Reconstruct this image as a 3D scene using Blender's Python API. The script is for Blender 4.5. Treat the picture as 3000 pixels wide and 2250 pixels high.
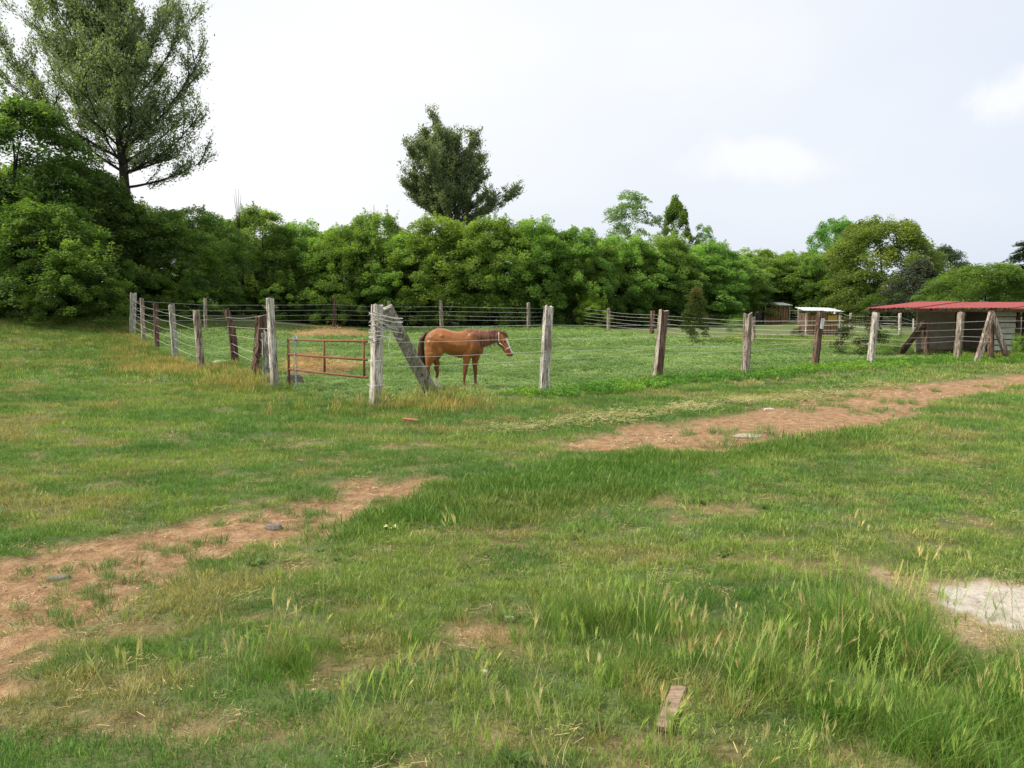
import bpy, math, random
import numpy as np
from mathutils import Vector, Matrix

for o in list(bpy.data.objects): bpy.data.objects.remove(o)
S = bpy.context.scene
COL = S.collection
R = math.radians
random.seed(7); RNG = np.random.default_rng(11)

# ------------------------------------------------------------------ camera, sky, sun, exposure
FPX, CX, CY, HOR, CAMZ = 2354.0, 1500.0, 1125.0, 880.0, 2.0
PITCH = math.atan((CY-HOR)/FPX)
cam = bpy.data.cameras.new('camera'); camo = bpy.data.objects.new('camera', cam); COL.objects.link(camo)
cam.sensor_width = 36; cam.lens = 36*FPX/3000; cam.clip_end = 3000; cam.clip_start = .05
camo.location = (0, 0, CAMZ); camo.rotation_euler = (R(90)-PITCH, 0, 0)
S.camera = camo

SUN_AZ, SUN_EL = R(-98), R(50)      # clockwise from +Y (the view), so the sun stands to the left
w = bpy.data.worlds.new('World'); S.world = w; w.use_nodes = True
nt = w.node_tree; nt.nodes.clear()
def N(t, typ, **k):
    n = t.nodes.new(typ)
    for a, v in k.items():
        if hasattr(n, a): setattr(n, a, v)
    return n
out = N(nt, 'ShaderNodeOutputWorld'); bg = N(nt, 'ShaderNodeBackground'); bg.inputs[1].default_value = .1
sky = N(nt, 'ShaderNodeTexSky'); sky.sky_type = 'NISHITA'; sky.sun_disc = False
sky.sun_elevation = SUN_EL; sky.sun_rotation = SUN_AZ % (2*math.pi); sky.dust_density = 3.5; sky.air_density = 1.0
tc = N(nt, 'ShaderNodeTexCoord')
# veil of thin cloud: whitest towards the sun, thinner away from it
dot = N(nt, 'ShaderNodeVectorMath', operation='DOT_PRODUCT')
sd = Vector((math.sin(SUN_AZ)*math.cos(SUN_EL), math.cos(SUN_AZ)*math.cos(SUN_EL), math.sin(SUN_EL)))
nt.links.new(tc.outputs['Generated'], dot.inputs[0]); dot.inputs[1].default_value = sd
mp = N(nt, 'ShaderNodeMapping'); mp.inputs['Scale'].default_value = (1.6, 1.6, 4.0)
nt.links.new(tc.outputs['Generated'], mp.inputs[0])
nz = N(nt, 'ShaderNodeTexNoise'); nz.inputs['Scale'].default_value = 1.3; nz.inputs['Detail'].default_value = 5; nz.inputs['Roughness'].default_value = .45
nt.links.new(mp.outputs[0], nz.inputs['Vector'])
mr = N(nt, 'ShaderNodeMapRange', interpolation_type='SMOOTHSTEP'); mr.inputs[1].default_value = -.55; mr.inputs[2].default_value = .35
nt.links.new(dot.outputs['Value'], mr.inputs[0])
ad = N(nt, 'ShaderNodeMath', operation='MULTIPLY_ADD'); ad.inputs[1].default_value = 1.1; ad.inputs[2].default_value = -.55
nt.links.new(nz.outputs[0], ad.inputs[0])
ad2 = N(nt, 'ShaderNodeMath', operation='ADD', use_clamp=True); nt.links.new(ad.outputs[0], ad2.inputs[0]); nt.links.new(mr.outputs[0], ad2.inputs[1])
veil = N(nt, 'ShaderNodeMix', data_type='RGBA'); veil.inputs['A'].default_value = (4.2, 4.6, 5.25, 1); veil.inputs['B'].default_value = (5.65, 5.65, 5.7, 1)
nt.links.new(ad2.outputs[0], veil.inputs['Factor'])
def dirpx(x, y):
    v = Vector(((x-CX)/FPX, 1.0, -(y-CY)/FPX)); v.rotate(Matrix.Rotation(-PITCH, 3, 'X')); return v.normalized()
last = veil.outputs['Result']
for (cx, cy, sx, sz, k) in ((2240, 470, .10, .030, .8), (2990, 270, .05, .028, .8), (2100, 150, .16, .05, .35)):   # small fair-weather clouds, by direction
    dv = dirpx(cx, cy)
    sub = N(nt, 'ShaderNodeVectorMath', operation='SUBTRACT'); nt.links.new(tc.outputs['Generated'], sub.inputs[0]); sub.inputs[1].default_value = dv
    nz2 = N(nt, 'ShaderNodeTexNoise'); nz2.inputs['Scale'].default_value = 11; nz2.inputs['Detail'].default_value = 7; nz2.inputs['Roughness'].default_value = .6
    nt.links.new(tc.outputs['Generated'], nz2.inputs['Vector'])
    dis = N(nt, 'ShaderNodeVectorMath', operation='MULTIPLY_ADD'); nt.links.new(nz2.outputs['Color'], dis.inputs[0]); dis.inputs[1].default_value = (.16, .16, .07)
    nt.links.new(sub.outputs[0], dis.inputs[2])
    off = N(nt, 'ShaderNodeVectorMath', operation='SUBTRACT'); nt.links.new(dis.outputs[0], off.inputs[0]); off.inputs[1].default_value = (.08, .08, .035)
    dv2 = N(nt, 'ShaderNodeVectorMath', operation='DIVIDE'); nt.links.new(off.outputs[0], dv2.inputs[0]); dv2.inputs[1].default_value = (sx, sx, sz)
    ln = N(nt, 'ShaderNodeVectorMath', operation='LENGTH'); nt.links.new(dv2.outputs[0], ln.inputs[0])
    m2 = N(nt, 'ShaderNodeMapRange', interpolation_type='SMOOTHSTEP'); m2.inputs[1].default_value = 1.15; m2.inputs[2].default_value = .3; m2.inputs[4].default_value = k
    nt.links.new(ln.outputs['Value'], m2.inputs[0])
    cm = N(nt, 'ShaderNodeMix', data_type='RGBA'); cm.inputs['B'].default_value = (5.7, 5.7, 5.65, 1)
    nt.links.new(m2.outputs[0], cm.inputs['Factor']); nt.links.new(last, cm.inputs['A']); last = cm.outputs['Result']
mx = N(nt, 'ShaderNodeMix', data_type='RGBA'); mx.inputs['Factor'].default_value = .92
nt.links.new(sky.outputs[0], mx.inputs['A']); nt.links.new(last, mx.inputs['B'])
nt.links.new(mx.outputs['Result'], bg.inputs[0]); nt.links.new(bg.outputs[0], out.inputs[0])

sl = bpy.data.lights.new('sun', 'SUN'); slo = bpy.data.objects.new('sun', sl); COL.objects.link(slo)
sl.energy = 2.9; sl.angle = R(4); sl.color = (1, .93, .82)
slo.rotation_euler = sd.to_track_quat('Z', 'Y').to_euler()
vs = S.view_settings; vs.view_transform = 'Standard'; vs.look = 'None'; vs.gamma = 1; vs.use_curve_mapping = False; vs.exposure = 0.9
S.cycles.max_bounces = 6; S.cycles.transparent_max_bounces = 4; S.cycles.diffuse_bounces = 3; S.cycles.use_denoising = True

# ------------------------------------------------------------------ noise, ground height, picture-to-place helpers
def hsh(ix, iy, s):
    h = (ix.astype(np.int64)*374761393 + iy.astype(np.int64)*668265263 + s*1442695041) & 0xffffffff
    h = ((h ^ (h >> 13))*1274126177) & 0xffffffff
    return ((h ^ (h >> 16)) & 0xffff)/65535.0
def vn(x, y, s=0):
    x = np.asarray(x, float); y = np.asarray(y, float)
    ix = np.floor(x); iy = np.floor(y); fx = x-ix; fy = y-iy
    fx = fx*fx*(3-2*fx); fy = fy*fy*(3-2*fy)
    a = hsh(ix, iy, s); b = hsh(ix+1, iy, s); c = hsh(ix, iy+1, s); d = hsh(ix+1, iy+1, s)
    return (a*(1-fx)+b*fx)*(1-fy)+(c*(1-fx)+d*fx)*fy
def fbm(x, y, s=0, o=4):
    t = 0; a = .5; f = 1
    for k in range(o): t = t+a*vn(x*f, y*f, s+k*17); a *= .5; f *= 2.03
    return t/(1-.5**o)
def ss(a, b, x):
    t = np.clip((np.asarray(x, float)-a)/(b-a), 0, 1); return t*t*(3-2*t)
def base_z(X, Y):
    return 1.5*ss(26, 47, Y)*ss(-9, -29, X) + .10*(fbm(X*.22, Y*.22, 5, 2)-.5) 
def ray(px, py):
    v = np.array([(px-CX)/FPX, 1.0, -(py-CY)/FPX]); c, s = math.cos(PITCH), math.sin(PITCH)
    return np.array([v[0], v[1]*c + v[2]*s, -v[1]*s + v[2]*c])
def G(px, py):                           # point of the ground seen at a pixel of the photograph
    r = ray(px, py); t = 1.0
    for k in range(4000):
        p = r*t
        if CAMZ+p[2] <= float(base_z(p[0], p[1])): break
        t += .02 if t < 30 else .06
        if t > 300: break
    return Vector((p[0], p[1], float(base_z(p[0], p[1]))))
def P(px, py, Y):                        # point at forward distance Y
    r = ray(px, py); t = Y/r[1]; return Vector((r[0]*t, Y, CAMZ+r[2]*t))
def polysd(X, Y, poly):                  # signed distance, negative inside
    X = np.asarray(X, float); Y = np.asarray(Y, float)
    d = np.full(X.shape, 1e9); ins = np.zeros(X.shape, bool); n = len(poly)
    for i in range(n):
        ax, ay = poly[i][:2]; bx, by = poly[(i+1) % n][:2]
        ex, ey = bx-ax, by-ay; wx, wy = X-ax, Y-ay
        t = np.clip((wx*ex+wy*ey)/(ex*ex+ey*ey+1e-9), 0, 1)
        d = np.minimum(d, np.hypot(wx-t*ex, wy-t*ey))
        c = ((ay > Y) != (by > Y)) & (X < (bx-ax)*(Y-ay)/((by-ay) if abs(by-ay) > 1e-9 else 1e-9)+ax)
        ins ^= c
    return np.where(ins, -d, d)
def linesd(X, Y, line):
    d = np.full(np.shape(X), 1e9)
    for i in range(len(line)-1):
        ax, ay = line[i][:2]; bx, by = line[i+1][:2]
        ex, ey = bx-ax, by-ay; wx, wy = X-ax, Y-ay
        t = np.clip((wx*ex+wy*ey)/(ex*ex+ey*ey+1e-9), 0, 1)
        d = np.minimum(d, np.hypot(wx-t*ex, wy-t*ey))
    return d
GP = lambda pts: [tuple(G(*p)[:2]) for p in pts]
TRACK_A = GP([(-500,1690),(0,1607),(271,1560),(475,1526),(705,1492),(868,1465),(1031,1417),(1248,1400),(1220,1430),(1058,1471),(1003,1519),(949,1573),(732,1620),(637,1648),(542,1695),(461,1756),(298,1817),(163,1871),(80,1925),(0,1985),(-500,2250)])
TRACK_B = GP([(1573,1297),(1763,1268),(2007,1227),(2224,1200),(2332,1173),(2508,1146),(2712,1119),(3000,1096),(3700,1062),(3700,1092),(3000,1134),(2753,1173),(2576,1241),(2360,1275),(2034,1326),(1817,1322),(1627,1315)])
LIME = GP([(2755,1715),(2830,1708),(2920,1722),(3120,1735),(3120,1850),(2960,1838),(2880,1808),(2800,1790),(2755,1765)])
STRAWP = GP([(2520,1655),(2740,1690),(2830,1700),(3150,1720),(3150,1960),(2850,1900),(2650,1820),(2530,1740)])
FRONT = [(1100,1190),(1600,1150),(1935,1113),(2185,1098),(2400,1077),(2555,1065),(2805,1052),(2905,1056),(3180,1048),(3600,1040)]
LEFT = [(800,1135),(690,1066),(585,1080),(510,1046),(455,1020),(418,1000),(390,977)]
REAR = [(390,977),(600,968),(980,966),(1137,965),(1292,964),(1547,964),(1668,957)]
SIDE = [(1668,957),(1782,971),(1912,985),(2210,1010),(2460,1022),(2718,1046),(2860,1054)]
gF, gL, gR, gS = [GP(a) for a in (FRONT, LEFT, REAR, SIDE)]
FIELD = gF[:8] + [gS[-2], gS[4], gS[3], gS[2], gS[1], gS[0]] + gR[::-1][1:] + gL[::-1]
PATCH = [(1440,1850,.36,.22,.9),(1500,1900,.25,.12,.6),(2270,1640,.75,.17,.7),(2080,1690,.4,.1,.5),(600,2130,.9,.12,.55),(250,2110,.6,.12,.5),(1060,1780,.3,.1,.5),(1330,1430,.22,.1,.6),(1200,1440,.3,.1,.5),
 (2120,1190,.7,.3,.35),(1400,1325,.35,.1,.5),(750,1900,.25,.08,.4),(60,1050,1.6,.9,.45),(250,1130,1.2,.4,.4),(40,1230,1.0,.35,.4),(860,1620,.25,.1,.5),(980,1560,.2,.12,.5),(2560,1245,.5,.2,.6),(2650,1215,.5,.15,.5),(580,2080,.3,.06,.4),(1480,2180,.15,.05,.5)]
PATCH = [tuple(G(a, b)[:2])+(c, d, e) for a, b, c, d, e in PATCH]
def m_dirt(X, Y):
    n = fbm(X*1.1, Y*1.6, 31, 4)-.5; n2 = fbm(X*4.5, Y*7, 37, 3)-.5
    dA = polysd(X, Y, TRACK_A)+n*1.3+n2*.45; dB = polysd(X, Y, TRACK_B)+n*.9+n2*.4-.12
    m = np.maximum(1-ss(-.22, .22, dA), 1-ss(-.35, .15, dB))
    # tongues of grass growing back in the tracks
    m = m*(1-.85*ss(.60, .70, fbm(X*.9+3, Y*2.2, 41, 3))*ss(8.5, 5.5, Y))*(1-.5*ss(.68, .76, fbm(X*.8, Y*1.9, 43, 3))*ss(10, 12, Y))
    for (x, y, a, b, k) in PATCH:
        e = ((X-x)/a)**2+((Y-y)/b)**2
        m = np.maximum(m, k*np.exp(-e)*ss(.3, .6, fbm(X*5, Y*8, 53, 3)+.15))
    m = np.maximum(m, .5*ss(.58, .74, fbm(X*1.9+9, Y*3.2, 59, 4))*ss(60, 30, Y))
    return np.clip(m, 0, 1)
def m_straw(X, Y):
    d = polysd(X, Y, STRAWP)+(fbm(X*3, Y*4, 61, 3)-.5)*.5
    return 1-ss(-.1, .15, d)
def m_lime(X, Y):
    d = polysd(X, Y, LIME)+(fbm(X*9, Y*12, 63, 3)-.5)*.14
    return 1-ss(-.03, .03, d)
def m_field(X, Y): return 1-ss(-.15, .25, polysd(X, Y, FIELD))
def m_strip(X, Y):                        # rank weeds along the fences
    d = linesd(X, Y, gF[1:]); edge = 1.25+(fbm(X*.5, Y*.5, 71, 2)-.5)*.5
    s = 1-ss(edge-.12, edge+.12, d)
    f = polysd(X, Y, FIELD)
    s = np.where(f < 0, 1-ss(.3, .9, d), s)
    return s
def m_dryz(X, Y):                         # tall straw-coloured grass at the fence corner and the left fence
    d = np.minimum(linesd(X, Y, gL), 9)
    a = (1-ss(.8, 2.6, d+(fbm(X*.6, Y*.6, 73, 2)-.5)*2))
    q = G(1180, 1190); b = np.exp(-(((X-q.x)/1.5)**2+((Y-q.y+.2)/.75)**2))*1.3
    c = np.exp(-(((X-G(1000,1190).x)/1.1)**2+((Y-G(1000,1200).y)/.7)**2))
    e = np.exp(-(((X-G(2800,1040).x)/2.2)**2+((Y-G(2800,1050).y)/.8)**2))*.8
    r = np.maximum(np.maximum(a, b), np.maximum(c, e))*(.45+1.1*ss(.38, .6, fbm(X*.9+4, Y*.9, 77, 3)))
    return np.where(m_field(X, Y) > .6, r*.15, np.clip(r, 0, 1))
def relief(X, Y):
    f = ss(70, 25, Y)
    return f*(.075*(fbm(X*1.2, Y*1.2, 81, 3)-.5)+.04*(fbm(X*5, Y*5, 83, 3)-.5))
def gz(X, Y):
    return base_z(X, Y)+relief(X, Y)-.05*m_dirt(X, Y)*(.7+.7*vn(X*.35+Y*.1, (Y-X*.22)*3.2, 87))-.02*m_lime(X, Y)
gz1 = lambda x, y: float(gz(np.array([float(x)]), np.array([float(y)]))[0])

# ------------------------------------------------------------------ object helpers
ORG = {}
def tag(o, label=None, cat=None, group=None, kind=None):
    if label: o['label'] = label
    if cat: o['category'] = cat
    if group: o['group'] = group
    if kind: o['kind'] = kind
    return o
def empty(name, loc, label=None, cat=None, group=None):
    o = bpy.data.objects.new(name, None); COL.objects.link(o); o.location = loc; o.empty_display_size = .2
    ORG[o] = Vector(loc); return tag(o, label, cat, group)
def mesh_np(name, V, F):
    me = bpy.data.meshes.new(name); V = np.asarray(V, np.float32)
    if isinstance(F, np.ndarray):
        k = F.shape[1]; n = len(F)
        me.vertices.add(len(V)); me.vertices.foreach_set('co', V.ravel())
        me.loops.add(n*k); me.loops.foreach_set('vertex_index', F.astype(np.int32).ravel())
        me.polygons.add(n); me.polygons.foreach_set('loop_start', np.arange(0, n*k, k, dtype=np.int32)); me.polygons.foreach_set('loop_total', np.full(n, k, np.int32))
        me.update(calc_edges=True); me.validate()
    else:
        me.from_pydata([tuple(map(float, v)) for v in V], [], F); me.update()
    return me
def mk(name, V, F, mat, parent=None, smooth=False, origin=None, local=False):
    V = np.asarray(V, float)
    if parent is not None: og = np.zeros(3) if local else np.array(ORG[parent])
    else: og = np.array(origin) if origin is not None else np.array([V[:,0].mean(), V[:,1].mean(), V[:,2].min()])
    me = mesh_np(name, V-og, F); me.materials.append(mat)
    if smooth: me.polygons.foreach_set('use_smooth', np.ones(len(me.polygons), bool))
    o = bpy.data.objects.new(name, me); COL.objects.link(o)
    if parent is not None: o.parent = parent; ORG[o] = Vector(ORG.get(parent, Vector()))
    else: o.location = og; ORG[o] = Vector(og)
    return o
class B:                                  # collects primitives for ONE mesh
    def __init__(s): s.V = []; s.F = []
    def add(s, V, F):
        n = len(s.V); s.V += [tuple(v) for v in V]; s.F += [tuple(i+n for i in f) for f in F]; return s
    def box(s, c, size, rot=None):
        c = Vector(c); V = []
        for x in (-.5, .5):
            for y in (-.5, .5):
                for z in (-.5, .5):
                    v = Vector((x*size[0], y*size[1], z*size[2]))
                    if rot is not None: v = rot @ v
                    V.append(c+v)
        return s.add(V, [(0,1,3,2),(4,6,7,5),(0,4,5,1),(2,3,7,6),(0,2,6,4),(1,5,7,3)])
    def tube(s, pts, rad, n=6, cap=True):
        pts = [Vector(p) for p in pts]; rad = rad if hasattr(rad, '__len__') else [rad]*len(pts); V = []; F = []
        up = None
        for i, p in enumerate(pts):
            t = (pts[min(i+1, len(pts)-1)]-pts[max(i-1, 0)]).normalized()
            if up is None: up = Vector((0,0,1)) if abs(t.z) < .9 else Vector((1,0,0))
            a = t.cross(up).normalized(); b = a.cross(t).normalized(); up = b
            for k in range(n):
                th = 2*math.pi*k/n; V.append(p+(a*math.cos(th)+b*math.sin(th))*rad[i])
        for i in range(len(pts)-1):
            for k in range(n): F.append((i*n+k, i*n+(k+1)%n, (i+1)*n+(k+1)%n, (i+1)*n+k))
        if cap: F.append(tuple(range(n))[::-1]); F.append(tuple((len(pts)-1)*n+k for k in range(n)))
        return s.add(V, F)
    def mk(s, name, mat, parent=None, **k): return mk(name, s.V, s.F, mat, parent, **k)

# ------------------------------------------------------------------ materials
def mat(name):
    m = bpy.data.materials.new(name); m.use_nodes = True; t = m.node_tree; t.nodes.clear()
    o = N(t, 'ShaderNodeOutputMaterial'); b = N(t, 'ShaderNodeBsdfPrincipled'); b.inputs['Roughness'].default_value = .85
    b.inputs['Specular IOR Level'].default_value = .3
    t.links.new(b.outputs[0], o.inputs[0]); return m, t, b, o
def ramp(t, src, stops):
    r = N(t, 'ShaderNodeValToRGB'); e = r.color_ramp.elements
    while len(e) < len(stops): e.new(.5)
    for k, (p, c) in enumerate(stops): e[k].position = p; e[k].color = (*c, 1)
    t.links.new(src, r.inputs[0]); return r.outputs[0]
def noise(t, vec, scale, detail=4, rough=.55, dist=0):
    n = N(t, 'ShaderNodeTexNoise'); n.inputs['Scale'].default_value = scale; n.inputs['Detail'].default_value = detail
    n.inputs['Roughness'].default_value = rough; n.inputs['Distortion'].default_value = dist
    if vec is not None: t.links.new(vec, n.inputs['Vector'])
    return n.outputs[0]
def mixc(t, f, a, b, mode='MIX'):
    m = N(t, 'ShaderNodeMix', data_type='RGBA', blend_type=mode)
    for s, v in (('Factor', f), ('A', a), ('B', b)):
        if isinstance(v, (int, float)): m.inputs[s].default_value = v
        elif isinstance(v, tuple): m.inputs[s].default_value = (*v, 1)
        else: t.links.new(v, m.inputs[s])
    return m.outputs['Result']
def math_(t, op, a, b=0., c=None, clamp=False):
    m = N(t, 'ShaderNodeMath', operation=op, use_clamp=clamp)
    for k, v in enumerate((a, b) if c is None else (a, b, c)):
        if isinstance(v, (int, float)): m.inputs[k].default_value = v
        else: t.links.new(v, m.inputs[k])
    return m.outputs[0]
def bump(t, b, h, s=.5, d=.02):
    n = N(t, 'ShaderNodeBump'); n.inputs['Strength'].default_value = s; n.inputs['Distance'].default_value = d
    t.links.new(h, n.inputs['Height']); t.links.new(n.outputs[0], b.inputs['Normal'])
def coords(t, kind='Object', scale=(1,1,1)):
    c = N(t, 'ShaderNodeTexCoord'); m = N(t, 'ShaderNodeMapping'); m.inputs['Scale'].default_value = scale
    t.links.new(c.outputs[kind], m.inputs[0]); return m.outputs[0]
def simple(name, c0, c1, scale=8, rough=.85, bs=.3, stretch=(1,1,1), metal=0):
    m, t, b, o = mat(name); v = coords(t, 'Object', stretch)
    n = noise(t, v, scale, 5, .6); t.links.new(ramp(t, n, [(.32, c0), (.68, c1)]), b.inputs['Base Color'])
    b.inputs['Roughness'].default_value = rough; b.inputs['Metallic'].default_value = metal
    bump(t, b, n, bs, .01); return m
def leafmat(name, stops, trans=.48, attr='var', gain=1.):
    m, t, b, o = mat(name); at = N(t, 'ShaderNodeAttribute', attribute_name=attr)
    c = ramp(t, at.outputs['Fac'], stops)
    oi = N(t, 'ShaderNodeObjectInfo')
    hs = N(t, 'ShaderNodeHueSaturation'); t.links.new(c, hs.inputs['Color']); hs.inputs['Saturation'].default_value = .93
    t.links.new(math_(t, 'MULTIPLY_ADD', oi.outputs['Random'], .016, .482), hs.inputs['Hue'])
    t.links.new(math_(t, 'MULTIPLY_ADD', oi.outputs['Random'], .3, .85*gain), hs.inputs['Value'])
    c = mixc(t, 1., hs.outputs[0], N(t, 'ShaderNodeObjectInfo').outputs['Color'], 'MULTIPLY')
    t.links.new(c, b.inputs['Base Color']); b.inputs['Roughness'].default_value = .55; b.inputs['Specular IOR Level'].default_value = .25
    tr = N(t, 'ShaderNodeBsdfTranslucent'); t.links.new(mixc(t, 1., c, (1.3, 1.5, .5), 'MULTIPLY'), tr.inputs[0])
    mx = N(t, 'ShaderNodeMixShader'); mx.inputs[0].default_value = trans
    t.links.new(b.outputs[0], mx.inputs[1]); t.links.new(tr.outputs[0], mx.inputs[2]); t.links.new(mx.outputs[0], o.inputs[0]); return m
def woodmat(name, pale, mid, dark, stain):
    m, t, b, o = mat(name)
    v = coords(t, 'Object', (9, 9, .8)); oi = N(t, 'ShaderNodeObjectInfo')
    vv = N(t, 'ShaderNodeVectorMath', operation='ADD'); t.links.new(v, vv.inputs[0])
    cb = N(t, 'ShaderNodeCombineXYZ'); t.links.new(math_(t, 'MULTIPLY', oi.outputs['Random'], 40.), cb.inputs[0]); t.links.new(cb.outputs[0], vv.inputs[1])
    n1 = noise(t, vv.outputs[0], 2.2, 8, .65, .4); n2 = noise(t, vv.outputs[0], 9, 6, .7, .2)
    c = ramp(t, n1, [(.38, dark), (.47, mid), (.56, pale)])
    crack = ramp(t, n2, [(.40, (.25, .22, .2)), (.50, (1, 1, 1))])
    c = mixc(t, 1., c, crack, 'MULTIPLY')
    big = noise(t, coords(t, 'Object', (3, 3, 1.1)), 1.3, 4)
    c = mixc(t, math_(t, 'MULTIPLY', ramp(t, big, [(.48, (0,0,0)), (.66, (1,1,1))]), .75), c, stain)
    # moss and soil splashed up from the ground
    t.links.new(c, b.inputs['Base Color']); b.inputs['Roughness'].default_value = .92
    bump(t, b, math_(t, 'ADD', n1, math_(t, 'MULTIPLY', n2, .6)), .9, .03); return m
M = {}
M['wood'] = woodmat('weathered_wood', (.52, .46, .38), (.28, .23, .18), (.07, .05, .04), (.12, .07, .05))
M['white_wood'] = woodmat('bleached_wood', (.74, .70, .63), (.50, .46, .40), (.15, .12, .10), (.22, .18, .15))
M['grey_wood'] = woodmat('grey_wood', (.47, .45, .40), (.34, .32, .28), (.13, .12, .105), (.22, .21, .15))
M['brown_wood'] = woodmat('brown_wood', (.24, .16, .12), (.12, .07, .05), (.045, .028, .022), (.07, .035, .025))
M['wire'] = simple('fence_cord', (.46, .46, .43), (.64, .64, .60), 30, .5)
M['rust'] = simple('rusty_steel', (.14, .055, .034), (.26, .11, .065), 18, .8, .4)
M['chain'] = simple('galvanised_chain', (.25, .29, .33), (.42, .46, .5), 30, .5, .3, metal=.4)
M['tin'] = simple('tin_sheet', (.42, .44, .46), (.62, .64, .66), 3, .5, .2)
M['redtin'] = simple('red_tin_sheet', (.22, .04, .04), (.38, .085, .08), 4, .65, .2, (1, 4, 1))
M['panel'] = simple('beige_panel', (.46, .40, .29), (.62, .55, .42), 3, .85)
M['whiteboard'] = simple('pale_painted_board', (.42, .43, .36), (.56, .57, .49), 6, .75)
M['redtin'].node_tree.nodes['Principled BSDF'].inputs['Specular IOR Level'].default_value = .15
M['brick'] = simple('brick_clay', (.30, .10, .065), (.42, .17, .11), 25)
M['stone'] = simple('pale_stone', (.36, .31, .25), (.52, .46, .38), 20)
M['slate'] = simple('slate_stone', (.11, .095, .085), (.22, .18, .15), 20)
M['concrete'] = simple('rough_concrete', (.27, .23, .18), (.42, .37, .30), 12)
M['plastic'] = simple('black_plastic', (.010, .010, .012), (.025, .025, .03), 6, .4)
M['hay'] = simple('hay', (.20, .125, .06), (.40, .28, .145), 14, .95, .6)
M['bark'] = simple('bark', (.022, .019, .016), (.055, .047, .038), 7, .95, .8, (1, 1, .3))
M['board'] = simple('old_board', (.17, .115, .08), (.33, .24, .17), 3, .9, .5, (2, 16, 16))
M['yellow'] = simple('yellow_wrapper', (.6, .6, .12), (.75, .72, .5), 40, .4)
M['mustard'] = simple('mustard_board', (.36, .24, .04), (.45, .31, .07), 9)

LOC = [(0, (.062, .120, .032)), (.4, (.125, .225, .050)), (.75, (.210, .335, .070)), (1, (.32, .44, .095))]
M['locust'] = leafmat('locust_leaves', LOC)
M['elm'] = leafmat('elm_leaves', [(0, (.10, .14, .075)), (.5, (.185, .24, .13)), (1, (.28, .34, .18))], .42)
M['walnut'] = leafmat('yellowgreen_leaves', [(0, (.085, .135, .032)), (.5, (.165, .235, .048)), (1, (.29, .36, .065))])
M['darkleaf'] = leafmat('dark_leaves', [(0, (.032, .052, .028)), (.5, (.06, .095, .045)), (1, (.11, .16, .065))], .2)
M['redleaf'] = leafmat('reddish_leaves', [(0, (.04, .07, .02)), (.6, (.09, .11, .03)), (1, (.26, .13, .05))])

def grassmat(name, trans=.3):
    m, t, b, o = mat(name)
    a = N(t, 'ShaderNodeAttribute', attribute_name='tint', attribute_type='INSTANCER')
    v = N(t, 'ShaderNodeAttribute', attribute_name='var', attribute_type='GEOMETRY')
    c = mixc(t, 1., a.outputs['Color'], ramp(t, v.outputs['Fac'], [(0, (.6, .62, .55)), (.5, (1, 1, 1)), (.88, (1.25, 1.2, 1.1)), (1, (2.0, 1.55, 1.5))]), 'MULTIPLY')
    t.links.new(c, b.inputs['Base Color']); b.inputs['Roughness'].default_value = .6; b.inputs['Specular IOR Level'].default_value = .2
    tr = N(t, 'ShaderNodeBsdfTranslucent'); t.links.new(mixc(t, 1., c, (1.15, 1.3, .6), 'MULTIPLY'), tr.inputs[0])
    mx = N(t, 'ShaderNodeMixShader'); mx.inputs[0].default_value = trans
    t.links.new(b.outputs[0], mx.inputs[1]); t.links.new(tr.outputs[0], mx.inputs[2]); t.links.new(mx.outputs[0], o.inputs[0]); return m
M['grass'] = grassmat('grass_blades')
M['pebble'] = None

# ground: soil, turf, straw and lime by masks worked out per vertex
def ground_material():
    m, t, b, o = mat('ground_soil_and_turf')
    at = N(t, 'ShaderNodeAttribute', attribute_name='mask'); sp = N(t, 'ShaderNodeSeparateColor'); t.links.new(at.outputs['Color'], sp.inputs[0])
    v = coords(t, 'Object')
    n1 = noise(t, v, 1.1, 6, .6); n2 = noise(t, v, 9, 6, .65); n3 = noise(t, v, 45, 4, .7); n4 = noise(t, v, 4, 5, .6)
    soil = ramp(t, n4, [(.28, (.165, .090, .040)), (.5, (.31, .178, .084)), (.72, (.44, .285, .155))])
    soil = mixc(t, .65, soil, ramp(t, n2, [(.30, (.13, .074, .036)), (.5, (.31, .185, .092)), (.75, (.52, .38, .23))]))
    soil = mixc(t, 1., soil, ramp(t, n3, [(.30, (.62, .6, .6)), (.5, (1, 1, 1)), (.72, (1.25, 1.25, 1.25))]), 'MULTIPLY')
    turf = ramp(t, n2, [(.30, (.060, .085, .026)), (.5, (.095, .140, .042)), (.72, (.145, .180, .06))])
    turf = mixc(t, ramp(t, n1, [(.45, (0,0,0)), (.68, (.8,.8,.8))]), turf, (.15, .13, .055))
    field = ramp(t, n2, [(.3, (.050, .105, .028)), (.7, (.095, .19, .05))])
    straw = ramp(t, n3, [(.3, (.26, .18, .10)), (.7, (.44, .34, .21))])
    c = mixc(t, sp.outputs['Green'], turf, field)
    c = mixc(t, sp.outputs['Red'], c, soil)
    c = mixc(t, sp.outputs['Blue'], c, straw)
    al = N(t, 'ShaderNodeAttribute', attribute_name='lime')
    c = mixc(t, al.outputs['Fac'], c, ramp(t, n2, [(.3, (.32, .27, .20)), (.55, (.54, .49, .42))]))
    t.links.new(c, b.inputs['Base Color']); b.inputs['Roughness'].default_value = .95
    h = math_(t, 'ADD', math_(t, 'MULTIPLY', n2, 1.), math_(t, 'MULTIPLY', n3, .5)); bump(t, b, h, 1.0, .05); return m
M['ground'] = ground_material()

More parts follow.
